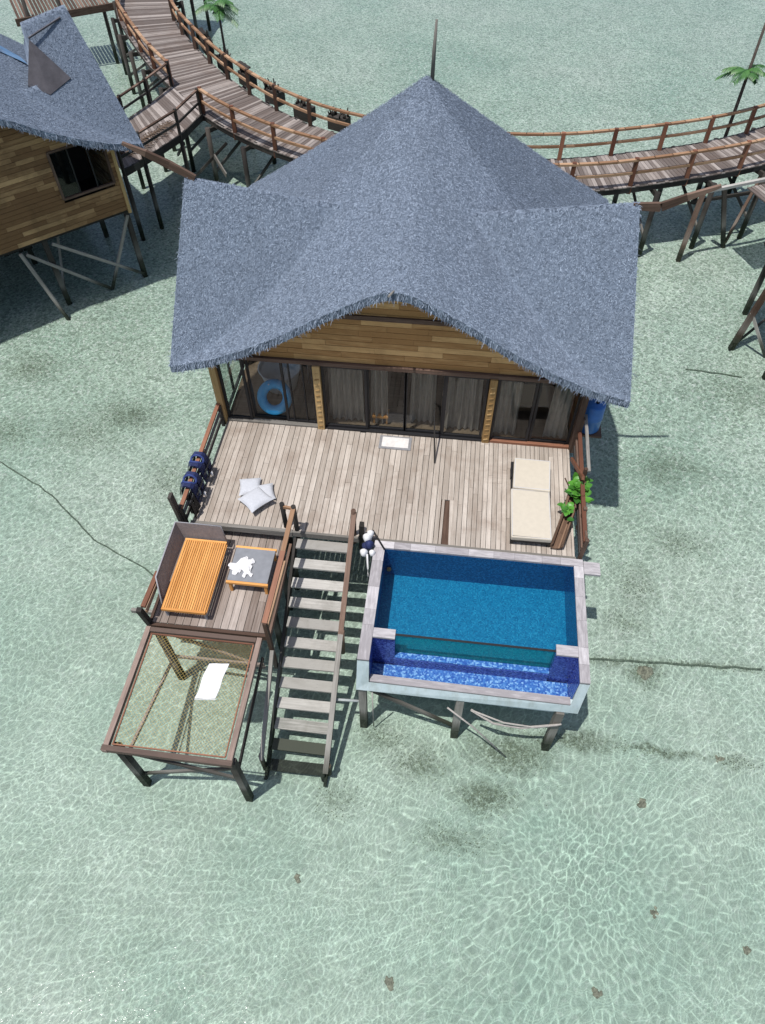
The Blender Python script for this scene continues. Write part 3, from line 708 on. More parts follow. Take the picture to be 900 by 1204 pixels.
for i in range(64):
    a = random.uniform(0, 6.28); el = random.uniform(.5, 1.35)
    leafblade(m, (4.42 + random.gauss(0, .07), 1.60 + random.gauss(0, .16), .40), (math.cos(a) * math.cos(el), math.sin(a) * math.cos(el), math.sin(el)), random.uniform(.20, .36), random.uniform(.07, .11), random.uniform(.2, .7))
for i in range(18):
    a = random.uniform(0, 6.28); leafblade(m, (4.12 + random.gauss(0, .05), 1.12 + random.gauss(0, .11), .30), (math.cos(a) * .6, math.sin(a) * .6, .6), random.uniform(.14, .26), .065, .5)
m.build('leaves', 'leaf', fern)
m = MB()
for i in range(6):
    m.tube([(4.34, 1.45, .25), (4.34 + random.gauss(0, .12), 1.5 + random.gauss(0, .2), .5)], .018, 6)
m.build('stem', 'brown', fern)
dr = thing('water_drum', 'blue plastic drum tucked beside the villa corner under the roof edge', 'drum', (4.78, 3.75, .4))
prof = [(0.001, .35), (.24, .35), (.27, .4), (.27, .75), (.285, .78), (.27, .81), (.27, 1.15), (.24, 1.2), (0.001, 1.2)]
MB().grid(np.array([[(4.72 + r * math.cos(a), 3.72 + r * math.sin(a), z) for a in np.linspace(0, 6.2832, 25)] for r, z in prof])).build('barrel', 'bluedrum', dr)
MB().tube([(4.78, 3.7, 1.2), (4.78, 3.7, 1.24)], .04, 8).build('cap', 'black', dr)
m = MB(); m.box(4.38, 5.05, 3.45, 4.0, .28, .34); m.build('shelf', 'brown', dr)

# ------------------------------------------------------------------ stairs down to the water
stt = thing('staircase', 'open timber staircase going from the deck down into the water', 'staircase', (-1.3, -2.2, BED_Z))
for i in range(12):
    z = -.216 * (i + 1); y = .25 - .385 * (i + 1)
    bars([((-1.89, y - .02, z - .025), (-.68, y - .02 + random.uniform(-.01, .01), z - .025), .25, .05)], 'tread', 'tread' if i < 10 else 'grey', stt)
bars([((-1.94, .02, -.28), (-1.96, -4.62, -2.88), .06, .26)], 'stringer', 'dark', stt)
bars([((-.66, .02, -.28), (-.66, -4.62, -2.88), .06, .26)], 'stringer', 'dark', stt)
bars([((-.57, .10, .80), (-.60, -2.1, -.66), .11, .06)], 'handrail', 'brown', stt)
bars([((-.60, -2.1, -.66), (-.63, -4.55, -2.28), .11, .06)], 'handrail', 'grey', stt)
for y, z0, z1 in ((.08, -.3, .88), (-2.05, -1.6, -.60), (-4.4, -2.75, -2.2)):
    MB().tube([(-.60, y, z0), (-.58, y, z1)], .055, 9).build('post', 'brown', stt)
bars([((-1.90, .06, .80), (-1.95, -.95, .58), .10, .06)], 'handrail', 'rail', stt)
bars([((-1.95, -.95, .58), (-2.05, -2.52, .26), .11, .06)], 'handrail', 'redrail', stt)
bars([((-1.97, -.9, .10), (-2.05, -2.4, -.10), .04, .12)], 'lower_rail', 'rail', stt)
MB().tube([(-1.90, .06, -.3), (-1.90, .06, .86)], .055, 9).build('post', 'dark', stt)
MB().tube([(-2.16, .12, -.1), (-2.17, .12, .84)], .055, 9).build('post', 'dark', stt)
bars([((-2.15, .10, .76), (-1.92, .07, .76), .05, .07)], 'cross_rail', 'rail', stt)
bars([((-2.05, -2.5, .27), (-2.05, -2.5, -1.75), .08, .10)], 'post', 'brown', stt)
bars([((-2.02, -2.55, -.85), (-1.99, -4.5, -2.05), .08, .10)], 'handrail', 'grey', stt)
bars([((-2.02, -4.42, -2.0), (-2.02, -4.42, bed(-2, -4.4) - .1), .08, .08)], 'post', 'brown', stt)
MB().tube([(-.72, -4.5, -2.5), (-.72, -4.5, bed(-.7, -4.5) - .1)], .05, 8).build('post', 'dark', stt)

# ------------------------------------------------------------------ lower platform, daybed, table
pf = thing('lower_platform', 'small brown plank platform one step below the deck, holding the daybed', 'platform', (-3.35, -1.2, BED_Z))
m = MB(); planks(m, -4.60, -2.12, -2.40, .25, -.4, .165, .012, lens=(1.6, 3)); m.build('decking', 'lowdeck', pf)
m = MB(); m.bar((-4.66, -2.44, -.5), (-2.06, -2.44, -.5), .07, .16); m.bar((-4.66, -2.4, -.5), (-4.66, -.05, -.5), .06, .16); m.bar((-2.07, -2.4, -.5), (-2.07, -.05, -.5), .06, .16); m.build('edge_beam', 'brown', pf)
m = MB()
for y in (-.4, -1.2, -2.1): m.bar((-4.95 if y > -2 else -5.2, y, -.56), (-2.1, y, -.56), .07, .11)
m.build('joist', 'grey', pf)
for x in (-4.45, -2.25):
    for y in (-.4, -1.5): bars([((x, y, -.55), (x, y, bed(x, y) - .1), .12, .12)], 'stilt', 'dark', pf)
bars([((-4.66, -2.40, -.6), (-4.70, -2.48, .22), .11, .11)], 'corner_post', 'dark', pf)
bars([((-4.66, -2.38, .16), (-4.62, -1.5, .16), .10, .06)], 'rail', 'redrail', pf)
bars([((-4.66, -2.35, -.08), (-4.62, -.2, -.08), .04, .09)], 'rail', 'rail', pf)
db = thing('daybed', 'slatted teak daybed with grey screen on two sides on the lower platform', 'daybed', (-3.9, -1.4, -.4))
m = MB(); x0, x1, y0, y1 = -4.36, -3.41, -2.28, -.45
n = 19
for i in range(n):
    x = x0 + .03 + (x1 - x0 - .06) * i / (n - 1); m.bar((x, y0 + .05, -.055), (x, y1 - .02, -.055), .036, .03)
m.build('slatted_seat', 'teak', db)
m = MB(); m.bar((x0, y0 + .025, -.07), (x1, y0 + .025, -.07), .05, .07); m.bar((x0, y1, -.07), (x1, y1, -.07), .05, .07)
for x in (x0, (x0 + x1) / 2, x1): m.bar((x, y0 + .05, -.10), (x, y1 - .03, -.10), .03, .05)
m.build('seat_frame', 'teak', db)
for x in (x0 + .05, x1 - .05):
    for y in (y0 + .08, y1 - .08): bars([((x, y, -.4), (x, y, -.12), .05, .05)], 'leg', 'screenrim', db)
P = [(-4.42, -2.02, -.10), (-4.42, -.38, -.10), (-3.44, -.38, -.10)]
T = [(-4.56, -1.72, .30), (-4.56, -.28, .34), (-3.52, -.28, .34)]
m = MB()
for i in range(2):
    a, b, c_, d_ = map(Vector, (P[i], P[i + 1], T[i + 1], T[i])); nn = (b - a).cross(d_ - a).normalized() * .012
    m.face([a, b, c_, d_]); m.face([a + nn, d_ + nn, c_ + nn, b + nn])
m.build('backrest_screen', 'screen', db)
m = MB(); m.tube([(-4.40, -2.12, -.10), T[0], T[1], T[2], (-3.40, -.42, -.08)], .018, 8); m.build('screen_rim', 'screenrim', db)
tb = thing('coffee_table', 'low square table with slate grey top and orange frame beside the daybed', 'table', (-2.74, -1.0, -.4))
m = MB(); m.box(-3.15, -2.27, -1.42, -.56, -.06, -.02); m.build('tabletop', 'tabletop', tb)
m = MB(); m.bar((-3.17, -1.45, -.055), (-2.25, -1.45, -.055), .055, .06); m.bar((-3.17, -.53, -.055), (-2.25, -.53, -.055), .055, .06); m.build('apron', 'teak', tb)
for x in (-3.1, -2.32):
    for y in (-1.43, -.55): bars([((x, y, -.4), (x, y, -.085), .06, .06)], 'leg', 'teak', tb)
m = MB(); n = 26
def crump(cx, cy, z, sx, sy, rot):
    P = np.zeros((16, 16, 3))
    for i, u in enumerate(np.linspace(-1, 1, 16)):
        for j, v in enumerate(np.linspace(-1, 1, 16)):
            x, y = u * sx * (1 + .25 * math.sin(v * 4 + cx * 9)), v * sy * (1 + .25 * math.sin(u * 5 + cy * 7)); ca, sa = math.cos(rot), math.sin(rot)
            h = .045 * (1 - max(abs(u), abs(v)) ** 2) + .030 * abs(math.sin(u * 5 + v * 3 + cx * 25)) * (1 - .6 * abs(v)) + .022 * abs(math.cos(v * 7 - u * 4 + cy * 13)) - .02
            P[i, j] = (cx + ca * x - sa * y, cy + sa * x + ca * y, z + max(.004, h + .012))
    return P
for (cx, cy, sx, sy, rt) in ((-2.97, -1.05, .17, .14, .6), (-2.83, -.95, .12, .14, 1.4), (-2.78, -1.12, .10, .17, .3), (-3.03, -1.14, .10, .09, 2.2)):
    P = crump(cx, cy, -.02 + (.0 if cx < -2.9 else .012), sx, sy, rt); m.grid(P)
tag(m.build('crumpled_napkin', 'white'), 'crumpled white cloth napkins left on the slate coffee table', 'napkin')

# ------------------------------------------------------------------ net hammock
hm = thing('overwater_net', 'golden rope lounging net stretched in a square timber frame over water', 'net hammock', (-3.4, -3.9, BED_Z))
HZ = -.45; hx0, hx1, hy0, hy1 = -4.66, -2.24, -5.14, -2.58
bars([((hx0, hy0 - .06, HZ), (hx0 + .02, hy1 + .06, HZ), .105, .12)], 'frame_beam', 'frame_wood', hm)
bars([((hx1, hy0 - .06, HZ), (hx1, hy1 + .06, HZ), .105, .12)], 'frame_beam', 'frame_wood', hm)
bars([((hx0 - .065, hy0, HZ + .003), (hx1 + .065, hy0 - .02, HZ + .003), .105, .12)], 'frame_beam', 'frame_wood', hm)
bars([((hx0 + .065, hy1, HZ), (hx1 - .065, hy1, HZ), .10, .12)], 'frame_beam', 'frame_wood', hm)
m = MB(); m.bar((hx0 + .12, hy0 + .1, HZ + .02), (hx0 + .13, hy1 - .1, HZ + .02), .03, .03); m.bar((hx1 - .1, hy0 + .1, HZ + .02), (hx1 - .1, hy1 - .1, HZ + .02), .025, .03); m.bar((hx0 + .1, hy1 - .09, HZ + .02), (hx1 - .1, hy1 - .09, HZ + .02), .03, .03); m.bar((hx0 + .1, hy0 + .09, HZ + .02), (hx1 - .1, hy0 + .09, HZ + .02), .025, .03)
m.build('lacing_rail', 'redrail', hm)
m = MB(); a0, a1, b0, b1 = hx0 + .10, hx1 - .08, hy0 + .08, hy1 - .08; sp = .060
def sag(x, y): return HZ - .10 * (1 - ((x - (a0 + a1) / 2) / ((a1 - a0) / 2)) ** 2) * (1 - ((y - (b0 + b1) / 2) / ((b1 - b0) / 2)) ** 2)
for sg in (1, -1):
    c_ = (a0 + b0 if sg > 0 else a0 - b1); ce = (a1 + b1 if sg > 0 else a1 - b0); k = c_ + sp
    while k < ce:
        # line x + sg*y = k
        lo, hi = (max(a0, k - b1), min(a1, k - b0)) if sg > 0 else (max(a0, k + b0), min(a1, k + b1))
        if hi - lo > .03:
            nseg = max(1, int((hi - lo) / .35)); pts = []
            for i in range(nseg + 1):
                x = lo + (hi - lo) * i / nseg; y = (k - x) * sg if sg > 0 else (x - k); pts.append((x, y, sag(x, y) + sg * .002))
            for p, q in zip(pts[:-1], pts[1:]): m.bar(p, q, .0036, .0036)
        k += sp * 1.414
m.build('net', 'net', hm)
for x, y in ((hx0 + .17, hy0 + .10), (hx1 + .02, hy0 + .06), (hx0 + .22, hy1 + .02)):
    bars([((x, y, HZ - .06), (x, y, bed(x, y) - .1), .14, .14)], 'leg', 'dark' if y < -4 else 'lowdeck', hm)
bars([((hx0 + .25, hy1, -1.75), (hx0 + .4, hy0 + .05, -.62), .05, .08)], 'brace', 'lowdeck', hm)
bars([((hx0 + .25, hy1 + .05, -1.72), (hx1, hy1 - .1, -1.35), .05, .09)], 'brace', 'lowdeck', hm)
bars([((hx0 + .2, hy1 + .1, -.6), (hx1 - .05, hy1 + .0, -1.7), .05, .08)], 'brace', 'lowdeck', hm)
bars([((hx0 + .3, hy0 + .05, -.65), (hx1, hy0 + .08, -1.62), .05, .09)], 'brace', 'dark', hm)
bars([((hx1, hy0 + .12, -1.1), (hx0 + .2, hy0 + .14, -2.25), .05, .09)], 'brace', 'dark', hm)
bars([((hx1 + .02, hy0 + .1, -1.2), (hx1 + .02, hy1 - .1, -1.0), .05, .09)], 'brace', 'dark', hm)
m = MB(); P = np.zeros((12, 18, 3))
for i, u in enumerate(np.linspace(0, 1, 12)):
    for j, v in enumerate(np.linspace(0, 1, 18)):
        x = -3.24 + .42 * u + .09 * v - .03 + .012 * math.sin(v * 8); y = -3.93 + .76 * v + .03 * u; P[i, j] = (x, y, sag(x, y) + .018 + .012 * abs(math.sin(u * 3.4 + v * 5 + 1)) + .006 * math.sin(u * 9 - v * 7))
m.grid(P); Q = P.copy(); Q[..., 2] -= .01; m.grid(Q[::-1])
tw = thing('white_towel', 'white towel spread on the golden lounging net', 'towel', (-3.05, -3.55, HZ))
m.build('cloth', 'white', tw); m = MB()
for i in range(40):
    u = i / 39; x = -3.27 + .42 * u; y = -3.93 + .03 * u; m.bar((x, y, sag(x, y) + .012), (x, y - .025, sag(x, y) + .008), .006, .004)
m.build('tassel_edge', 'white', tw)

# ------------------------------------------------------------------ plunge pool
pl = thing('plunge_pool', 'blue tiled plunge pool with whitewashed rim on timber legs beside the stairs', 'pool', (2.2, -1.6, BED_Z))
X0, X1, XI0, XI1 = -.10, 4.48, .14, 4.28; CZ = .05; PY = -2.33
m = MB()
def cop(x0, x1, y0, y1):
    if x1 - x0 > y1 - y0:
        x = x0
        while x < x1 - .01:
            L = min(random.uniform(.35, .8), x1 - x); m.box(x + .002, x + L - .002, y0, y1, CZ - .05, CZ, r=random.random()); x += L
    else:
        y = y0
        while y < y1 - .01:
            L = min(random.uniform(.35, .8), y1 - y); m.box(x0, x1, y + .002, y + L - .002, CZ - .05, CZ, r=random.random()); y += L
cop(X0, X1, -.24, -.06); cop(X0, XI0, -2.98, -.243); cop(XI1, X1, -2.98, -.243); cop(XI0 + .003, .60, -2.45, -2.24); cop(3.84, XI1 - .003, -2.43, -2.20)
m.build('coping', 'coping', pl)
m = MB(); m.bar((.16, -3.035, -.645), (4.22, -3.075, -.645), .16, .05)
m.build('spillway_ledge', 'coping', pl)
WZ = -.035; FL = -1.02
m = MB(); m.face([(XI0, PY, FL), (XI1, PY, FL), (XI1, -.24, FL), (XI0, -.24, FL)]); m.build('pool_floor', 'mosaic', pl)
m = MB(); z1 = CZ - .051
m.face([(XI0, -.24, FL), (XI1, -.24, FL), (XI1, -.24, z1), (XI0, -.24, z1)]); m.face([(XI0, -2.30, FL), (XI0, -.24, FL), (XI0, -.24, z1), (XI0, -2.30, z1)]); m.face([(XI1, -.24, FL), (XI1, -2.30, FL), (XI1, -2.30, z1), (XI1, -.24, z1)])
m.build('pool_wall', 'navytile', pl)
m = MB(); m.face([(XI0, -2.97, -1.2), (XI0, -2.303, -1.2), (XI0, -2.303, z1), (XI0, -2.97, z1)]); m.build('trough_wall', 'riser', pl)
m = MB(); m.face([(XI1, -2.303, -1.2), (XI1, -2.97, -1.2), (XI1, -2.97, z1), (XI1, -2.303, z1)]); m.build('trough_wall', 'riser', pl)
for a, b in ((XI0 + .004, .60), (3.84, XI1 - .004)):
    m = MB(); m.box(a, b, -2.43, -2.24, -1.2, z1); m.build('wing_wall', 'riser', pl)
m = MB(); m.face([(.60, PY, -.75), (3.84, PY, -.75), (3.84, PY, .0), (.60, PY, .0)]); m.build('acrylic_panel', 'acrylic', pl)
m = MB(); m.box(.60, 3.84, PY - .022, PY + .022, .001, .014); m.build('panel_edge', 'frame', pl)
m = MB(); m.box(.603, 3.837, -2.47, PY + .03, -1.16, -.80); m.build('trough_riser', 'riser', pl)
m = MB(); m.box(.606, 3.834, -2.462, PY - .006, -.799, -.75); m.build('trough_step', 'scale', pl)
m = MB(); m.box(XI0 + .005, XI1 - .005, -2.97, -2.472, -1.2, -1.10); m.build('trough_floor', 'scale', pl)
# outer shell
m = MB()
m.box(X0, XI0 - .003, -2.96, -.07, -1.25, z1 - .003); m.box(XI1 + .003, X1, -2.96, -.07, -1.25, z1 - .003); m.box(XI0, XI1, -.235, -.075, -1.25, z1 - .003)
m.box(XI0, XI1, -2.84, -.24, -1.35, -1.22)
m.bar((XI0 + .0, -3.03, -.93), (XI1 - .0, -3.06, -.93), .10, .50)
def slope_face(pts): m.face(pts)
yb, zb = -3.20, -.92
m.face([(X0 - .02, yb, zb), (X1 - .06, yb, zb), (X1 - .1, -3.16, -.66), (X0 + .22, -3.12, -.66)])
m.face([(X0 - .02, yb, zb), (X0 + .24, -3.12, -.66), (XI0, -2.985, z1), (X0, -2.985, z1)])
m.face([(X1 - .06, yb, zb), (X1, -2.985, z1), (XI1, -2.985, z1), (XI1 - .06, -3.16, -.66)])
m.face([(X0 - .02, yb, zb), (X0 - .02, -3.0, -1.26), (X1 - .06, -3.0, -1.26), (X1 - .06, yb, zb)])
m.face([(X0 - .02, yb, zb), (X0, -2.985, z1), (X0, -2.6, z1), (X0 - .02, -2.6, zb)]); m.face([(X1 - .06, yb, zb), (X1, -2.6, zb), (X1, -2.6, z1), (X1, -2.985, z1)])
m.build('shell', 'plaster', pl)
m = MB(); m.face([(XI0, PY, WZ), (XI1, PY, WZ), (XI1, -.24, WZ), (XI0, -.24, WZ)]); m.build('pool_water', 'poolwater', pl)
m = MB(); m.tube([(.24, -.32, FL + .3), (.24, -.26, FL + .3)], .05, 8); m.build('inlet', 'orange', pl)
for x, y in ((.0, -3.18), (2.05, -3.20), (4.08, -3.26)):
    bars([((x, y + .1, -.95), (x, y, bed(x, y) - .1), .16, .16)], 'leg', 'grey', pl)
for x in (.0, 2.1, 4.2):
    for y in (-.4, -1.7): bars([((x, y, -1.3), (x, y, bed(x, y) - .1), .2, .2)], 'leg', 'dark', pl)
m = MB(); m.bar((-.1, -3.02, -1.03), (4.4, -3.06, -1.03), .12, .16); m.bar((-.1, -1.6, -1.43), (4.4, -1.6, -1.43), .12, .16); m.build('bearer', 'dark', pl)
bars([((.15, -3.1, -1.05), (2.0, -3.12, -2.45), .06, .09)], 'brace', 'dark', pl)
MB().tube([(1.80, -3.3, -1.1), (2.4, -3.42, -1.7), (3.2, -3.6, -2.7)], .02, 6).build('loose_pipe', 'rope', pl)
MB().tube([(2.3, -3.25, -1.2), (2.8, -3.3, -1.65), (3.4, -3.3, -1.72), (4.1, -3.3, -1.35)], .03, 6).build('rope', 'rope', pl)
MB().tube([(2.35, -3.26, -1.22), (3.0, -3.32, -1.5), (3.7, -3.3, -1.62), (4.15, -3.32, -1.25)], .02, 6).build('rope', 'rope', pl)
MB().tube([(.22, -3.22, -.95), (.23, -3.24, -2.7)], .014, 6).build('drain_pipe', 'rope', pl)
MB().tube([(-.62, -3.2, -1.55), (.0, -3.15, -1.6)], .03, 7).build('drain_pipe', 'pipe', pl)
m = MB(); m.box(4.49, 4.84, -.42, -.10, -.02, .04); m.build('beam_end', 'coping', pl)

# snorkel gear at the pool corner
sg_ = thing('snorkel_bag', 'white and blue snorkel bag with black strap hanging at the pool corner', 'bag', (-.28, -.25, -.2))
for nme, mt, blobs in (('pouch', 'white', [(-.26, -.14, .22, .10), (-.20, -.05, .26, .08), (-.30, -.46, .10, .085), (-.12, -.42, .06, .07)]), ('side_pocket', 'navy', [(-.20, -.28, .16, .10), (-.28, -.26, .06, .09)])):
    m = MB()
    for (x, y, z, r_) in blobs:
        P = np.array([[(x + r_ * math.sin(a) * math.cos(b) * (1 + .15 * math.sin(3 * b)), y + r_ * math.sin(a) * math.sin(b), z + r_ * 1.25 * math.cos(a)) for b in np.linspace(0, 6.2832, 17)] for a in np.linspace(.01, 3.13, 11)]); m.grid(P)
    m.build(nme, mt, sg_)
MB().tube([(-.16, .02, .30), (-.04, -.12, .24), (.14, -.30, .07)], .022, 7).build('strap', 'black', sg_)
MB().tube([(-.22, -.5, .1), (-.20, -.62, -.25), (-.18, -.72, -.45)], .02, 7).build('snorkel_tube', 'white', sg_)
hp = thing('mooring_post', 'short dark post standing between the stair rail and the snorkel bag', 'post', (-.42, .02, -.3))
MB().bar((-.42, .02, -.4), (-.40, .0, .52), .10, .14).build('shaft', 'dark', hp)
MB().bar((-.42, -.03, -.1), (-.14, -.06, -.1), .05, .08).build('arm', 'dark', hp)

# ------------------------------------------------------------------ boardwalk
CX, CY = 2.5, 35.3
far_pts = [(-14.6, 32.2), (-11.6, 26.6), (-11.0, 25.7), (-8.9, 23.1), (-7.4, 21.5), (-5.7, 20.1), (-4.1, 19.1), (3.9, 17.9), (7.3, 18.9), (10.9, 20.4), (12.7, 21.6)]
near_pts = [(-17.5, 32.3), (-14.7, 27.0), (-11.8, 22.9), (-9.8, 20.4), (-7.6, 18.5), (-5.1, 17.0), (5.7, 15.9), (7.8, 16.7), (10.1, 17.6), (11.9, 18.5)]
def polar(P):
    A = sorted((math.atan2(y - CY, x - CX) % (2 * math.pi), math.hypot(x - CX, y - CY)) for x, y in P); return np.array(A)
PF, PN = polar(far_pts), polar(near_pts)
ang = np.linspace(R(170), R(318), 600)
def smooth_r(PA):
    r_ = np.interp(ang, PA[:, 0], PA[:, 1]); k = np.ones(41) / 41; return np.convolve(np.pad(r_, 20, mode='edge'), k, 'valid')
RF, RN = smooth_r(PF), smooth_r(PN)
def wp(a, far, off=0.0, z=0.0):
    r_ = float(np.interp(a, ang, RF if far else RN)) + (-off if far else off)
    return Vector((CX + r_ * math.cos(a), CY + r_ * math.sin(a), z))
bw = thing('boardwalk', 'curved plank boardwalk on stilts with orange handrails, behind the villas', 'boardwalk', (CX, CY - 18.5, BED_Z))
m = MB(); a = R(172)
while a < R(316):
    p, q = wp(a, True, .06, -.02), wp(a, False, .06, -.02); r_ = random.random(); rad = (RN.mean() + RF.mean()) / 2
    w = .165; da = w / 19.6
    p2, q2 = wp(a + da * .90, True, .06, -.02), wp(a + da * .90, False, .06, -.02)
    dz = random.uniform(-.006, .006); o = random.random() * 40; L = (p - q).length
    z0 = Vector((0, 0, dz)); th = Vector((0, 0, -.04))
    m.face([p + z0, p2 + z0, q2 + z0, q + z0][::-1], [(o, o), (o + L, o), (o + L, o + w), (o, o + w)][::1] if False else [(o + L, o), (o + L, o + w), (o, o + w), (o, o)], r_)
    m.face([p + z0 + th, q + z0 + th, q2 + z0 + th, p2 + z0 + th][::-1], None, r_)
    m.face([q + z0, q2 + z0, q2 + z0 + th, q + z0 + th], None, r_); m.face([p2 + z0, p + z0, p + z0 + th, p2 + z0 + th], None, r_)
    m.face([q2 + z0, p2 + z0, p2 + z0 + th, q2 + z0 + th], None, r_); m.face([p + z0, q + z0, q + z0 + th, p + z0 + th], None, r_)
    a += da
m.build('decking', 'walk', bw)
def curve_bar(a0, a1, far, off, z, w, h, name, mat, step=.035, parent=None):
    m = MB(); a = a0
    while a < a1 - 1e-6:
        b = min(a + step, a1); m.bar(wp(a, far, off, z), wp(b + .0015, far, off, z), w, h); a = b
    m.build(name, mat, parent or bw)
for far in (True, False): curve_bar(R(172), R(316), far, .0, -.14, .08, .24, 'edge_beam', 'dark')
GA0, GA1 = math.atan2(22.7 - CY, -11.7 - CX) % 6.2832, math.atan2(20.2 - CY, -9.7 - CX) % 6.2832
segs = [(True, R(172), R(316)), (False, R(172), GA0), (False, GA1, R(316))]
for far, s0, s1 in segs:
    curve_bar(s0, s1, far, -.02, .90, .13, .07, 'top_rail', 'rail'); curve_bar(s0, s1, far, -.02, .45, .07, .09, 'lower_rail', 'rail')
    k = max(1, round((s1 - s0) * 19 / 2.15))
    for i in range(k + 1):
        a = s0 + (s1 - s0) * i / k; p = wp(a, far, -.04)
        if -3.4 < p.x < 3.0: continue
        bars([((p.x, p.y, -.3), (p.x, p.y, .96), .14, .14)], 'post', 'redrail' if p.x > 0 or not far else 'brown', bw)
a = R(174); k = 0
while a < R(316):
    for off, far in ((.35, True), (.35, False)):
        p = wp(a, far, off)
        if not (-3.0 < p.x < 3.0 and p.y < 19): MB().tube([(p.x, p.y, -.2), (p.x, p.y, bed(p.x, p.y) - .1)], .10, 8).build('stilt', 'dark', bw)
    p, q = wp(a, True, .35), wp(a, False, .35)
    if not -3.0 < p.x < 3.0:
        bars([((p.x, p.y, -.4), (q.x, q.y, -2.0), .07, .10)], 'brace', 'dark', bw)
        bars([((p.x, p.y, -.32), (q.x, q.y, -.32), .10, .16)], 'cross_beam', 'dark', bw)
    a += R(6.6); k += 1
# jetty link down to the left hut
lk = thing('link_walkway', 'short plank link from the boardwalk to the left hut, with curved dark handrails', 'walkway', (-11.2, 19, BED_Z))
Lr = [Vector(p) for p in ((-9.70, 20.2, 0), (-10.02, 18.4, .0), (-10.85, 16.4, .0), (-11.35, 15.4, 0))]
Ll = [Vector(p) for p in ((-11.65, 22.6, 0), (-12.05, 20.9, .0), (-12.55, 19.3, 0), (-13.1, 17.6, 0))]
def pl_at(L, t):
    t = min(.9999, max(0, t)) * (len(L) - 1); i = int(t); return L[i].lerp(L[i + 1], t - i)
m = MB(); k = 34
for i in range(k):
    p, q = pl_at(Ll, i / k), pl_at(Lr, i / k); p2, q2 = pl_at(Ll, (i + .93) / k), pl_at(Lr, (i + .93) / k); z0 = Vector((0, 0, -.01 + random.uniform(-.005, .005))); th = Vector((0, 0, -.04)); o = random.random() * 30; L = (p - q).length; r_ = random.random()
    m.face([p + z0, q + z0, q2 + z0, p2 + z0], [(o, o), (o + L, o), (o + L, o + .16), (o, o + .16)], r_); m.face([p + z0 + th, p2 + z0 + th, q2 + z0 + th, q + z0 + th], None, r_)
    m.face([q + z0, p + z0, p + z0 + th, q + z0 + th], None, r_); m.face([p2 + z0, q2 + z0, q2 + z0 + th, p2 + z0 + th], None, r_)
m.build('decking', 'walk', lk)
for L, nm in ((Lr, 0), (Ll, 1)):
    for z, w, h, name, mt in ((.88, .09, .06, 'top_rail', 'brown'), (.42, .05, .08, 'lower_rail', 'dark'), (-.14, .08, .26, 'edge_beam', 'dark')):
        m = MB()
        for i in range(12):
            p, q = pl_at(L, i / 12), pl_at(L, (i + 1.03) / 12); m.bar((p.x, p.y, z), (q.x, q.y, z), w, h)
        m.build(name, mt, lk)
    for t in (0, .34, .67, .98):
        p = pl_at(L, t); bars([((p.x, p.y, -.25), (p.x, p.y, .95), .10, .10)], 'post', 'dark', lk)
        if t: MB().tube([(p.x, p.y, -.2), (p.x, p.y, bed(p.x, p.y) - .1)], .09, 8).build('stilt', 'dark', lk)
bars([((-10.0, 18.5, -.4), (-11.2, 20.5, -1.9), .07, .10)], 'brace', 'dark', lk)
bars([((-10.0, 18.5, -1.9), (-8.4, 18.9, -.5), .07, .10)], 'brace', 'dark', lk)
bars([((-8.9, 18.6, -.9), (-8.3, 17.9, -1.3), .05, .20)], 'loose_board', 'grey', lk)
# dry fronds lying on the link
df = thing('dry_palm_frond', 'dry brown palm frond lying on the link walkway beside the hut', 'frond', (-10.9, 17.6, 0))
m = MB(); sp_ = [Vector((-11.75, 16.5, .08)), Vector((-11.2, 17.4, .16)), Vector((-10.75, 18.5, .14)), Vector((-10.6, 19.3, .06))]
m.tube(sp_, [.05, .045, .03, .012], 6); m.build('midrib', 'dryfrond', df)
m = MB()
for i in range(26):
    p = pl_at(sp_, i / 26); d = (pl_at(sp_, min(1, i / 26 + .05)) - p)
    d = d.normalized() if d.length > 1e-6 else Vector((0, 1, 0)); s_ = d.cross(Vector((0, 0, 1))).normalized()
    for sg in (-1, 1): leafblade(m, p, s_ * sg + d * .5 + Vector((0, 0, random.uniform(.15, .6))), random.uniform(.45, .75) * (1 - .4 * i / 26), .035, .6, 5)
m.build('leaflets', 'dryfrond', df)
# service landing at the top left
sl = thing('service_landing', 'dark plank landing off the boardwalk behind the left hut roof', 'landing', (-19.3, 31, BED_Z))
m = MB()
for i in range(26):
    t = i / 26; p = Vector((-21.5, 29.4, 0)).lerp(Vector((-17.7, 32.0, 0)), t); m.bar((p.x, p.y, -.02), (p.x - 1.5, p.y + 2.4, -.02), .13, .04)
m.build('decking', 'brown', sl)
bars([((-21.6, 29.2, -.15), (-17.6, 31.9, -.15), .10, .32)], 'edge_beam', 'brown', sl)
for t in (.1, .45, .9):
    p = Vector((-21.5, 29.4, 0)).lerp(Vector((-17.7, 32.0, 0)), t); MB().tube([(p.x, p.y, .8 if t < .5 else -.1), (p.x, p.y, bed(p.x, p.y) - .1)], .10, 8).build('stilt', 'dark', sl)

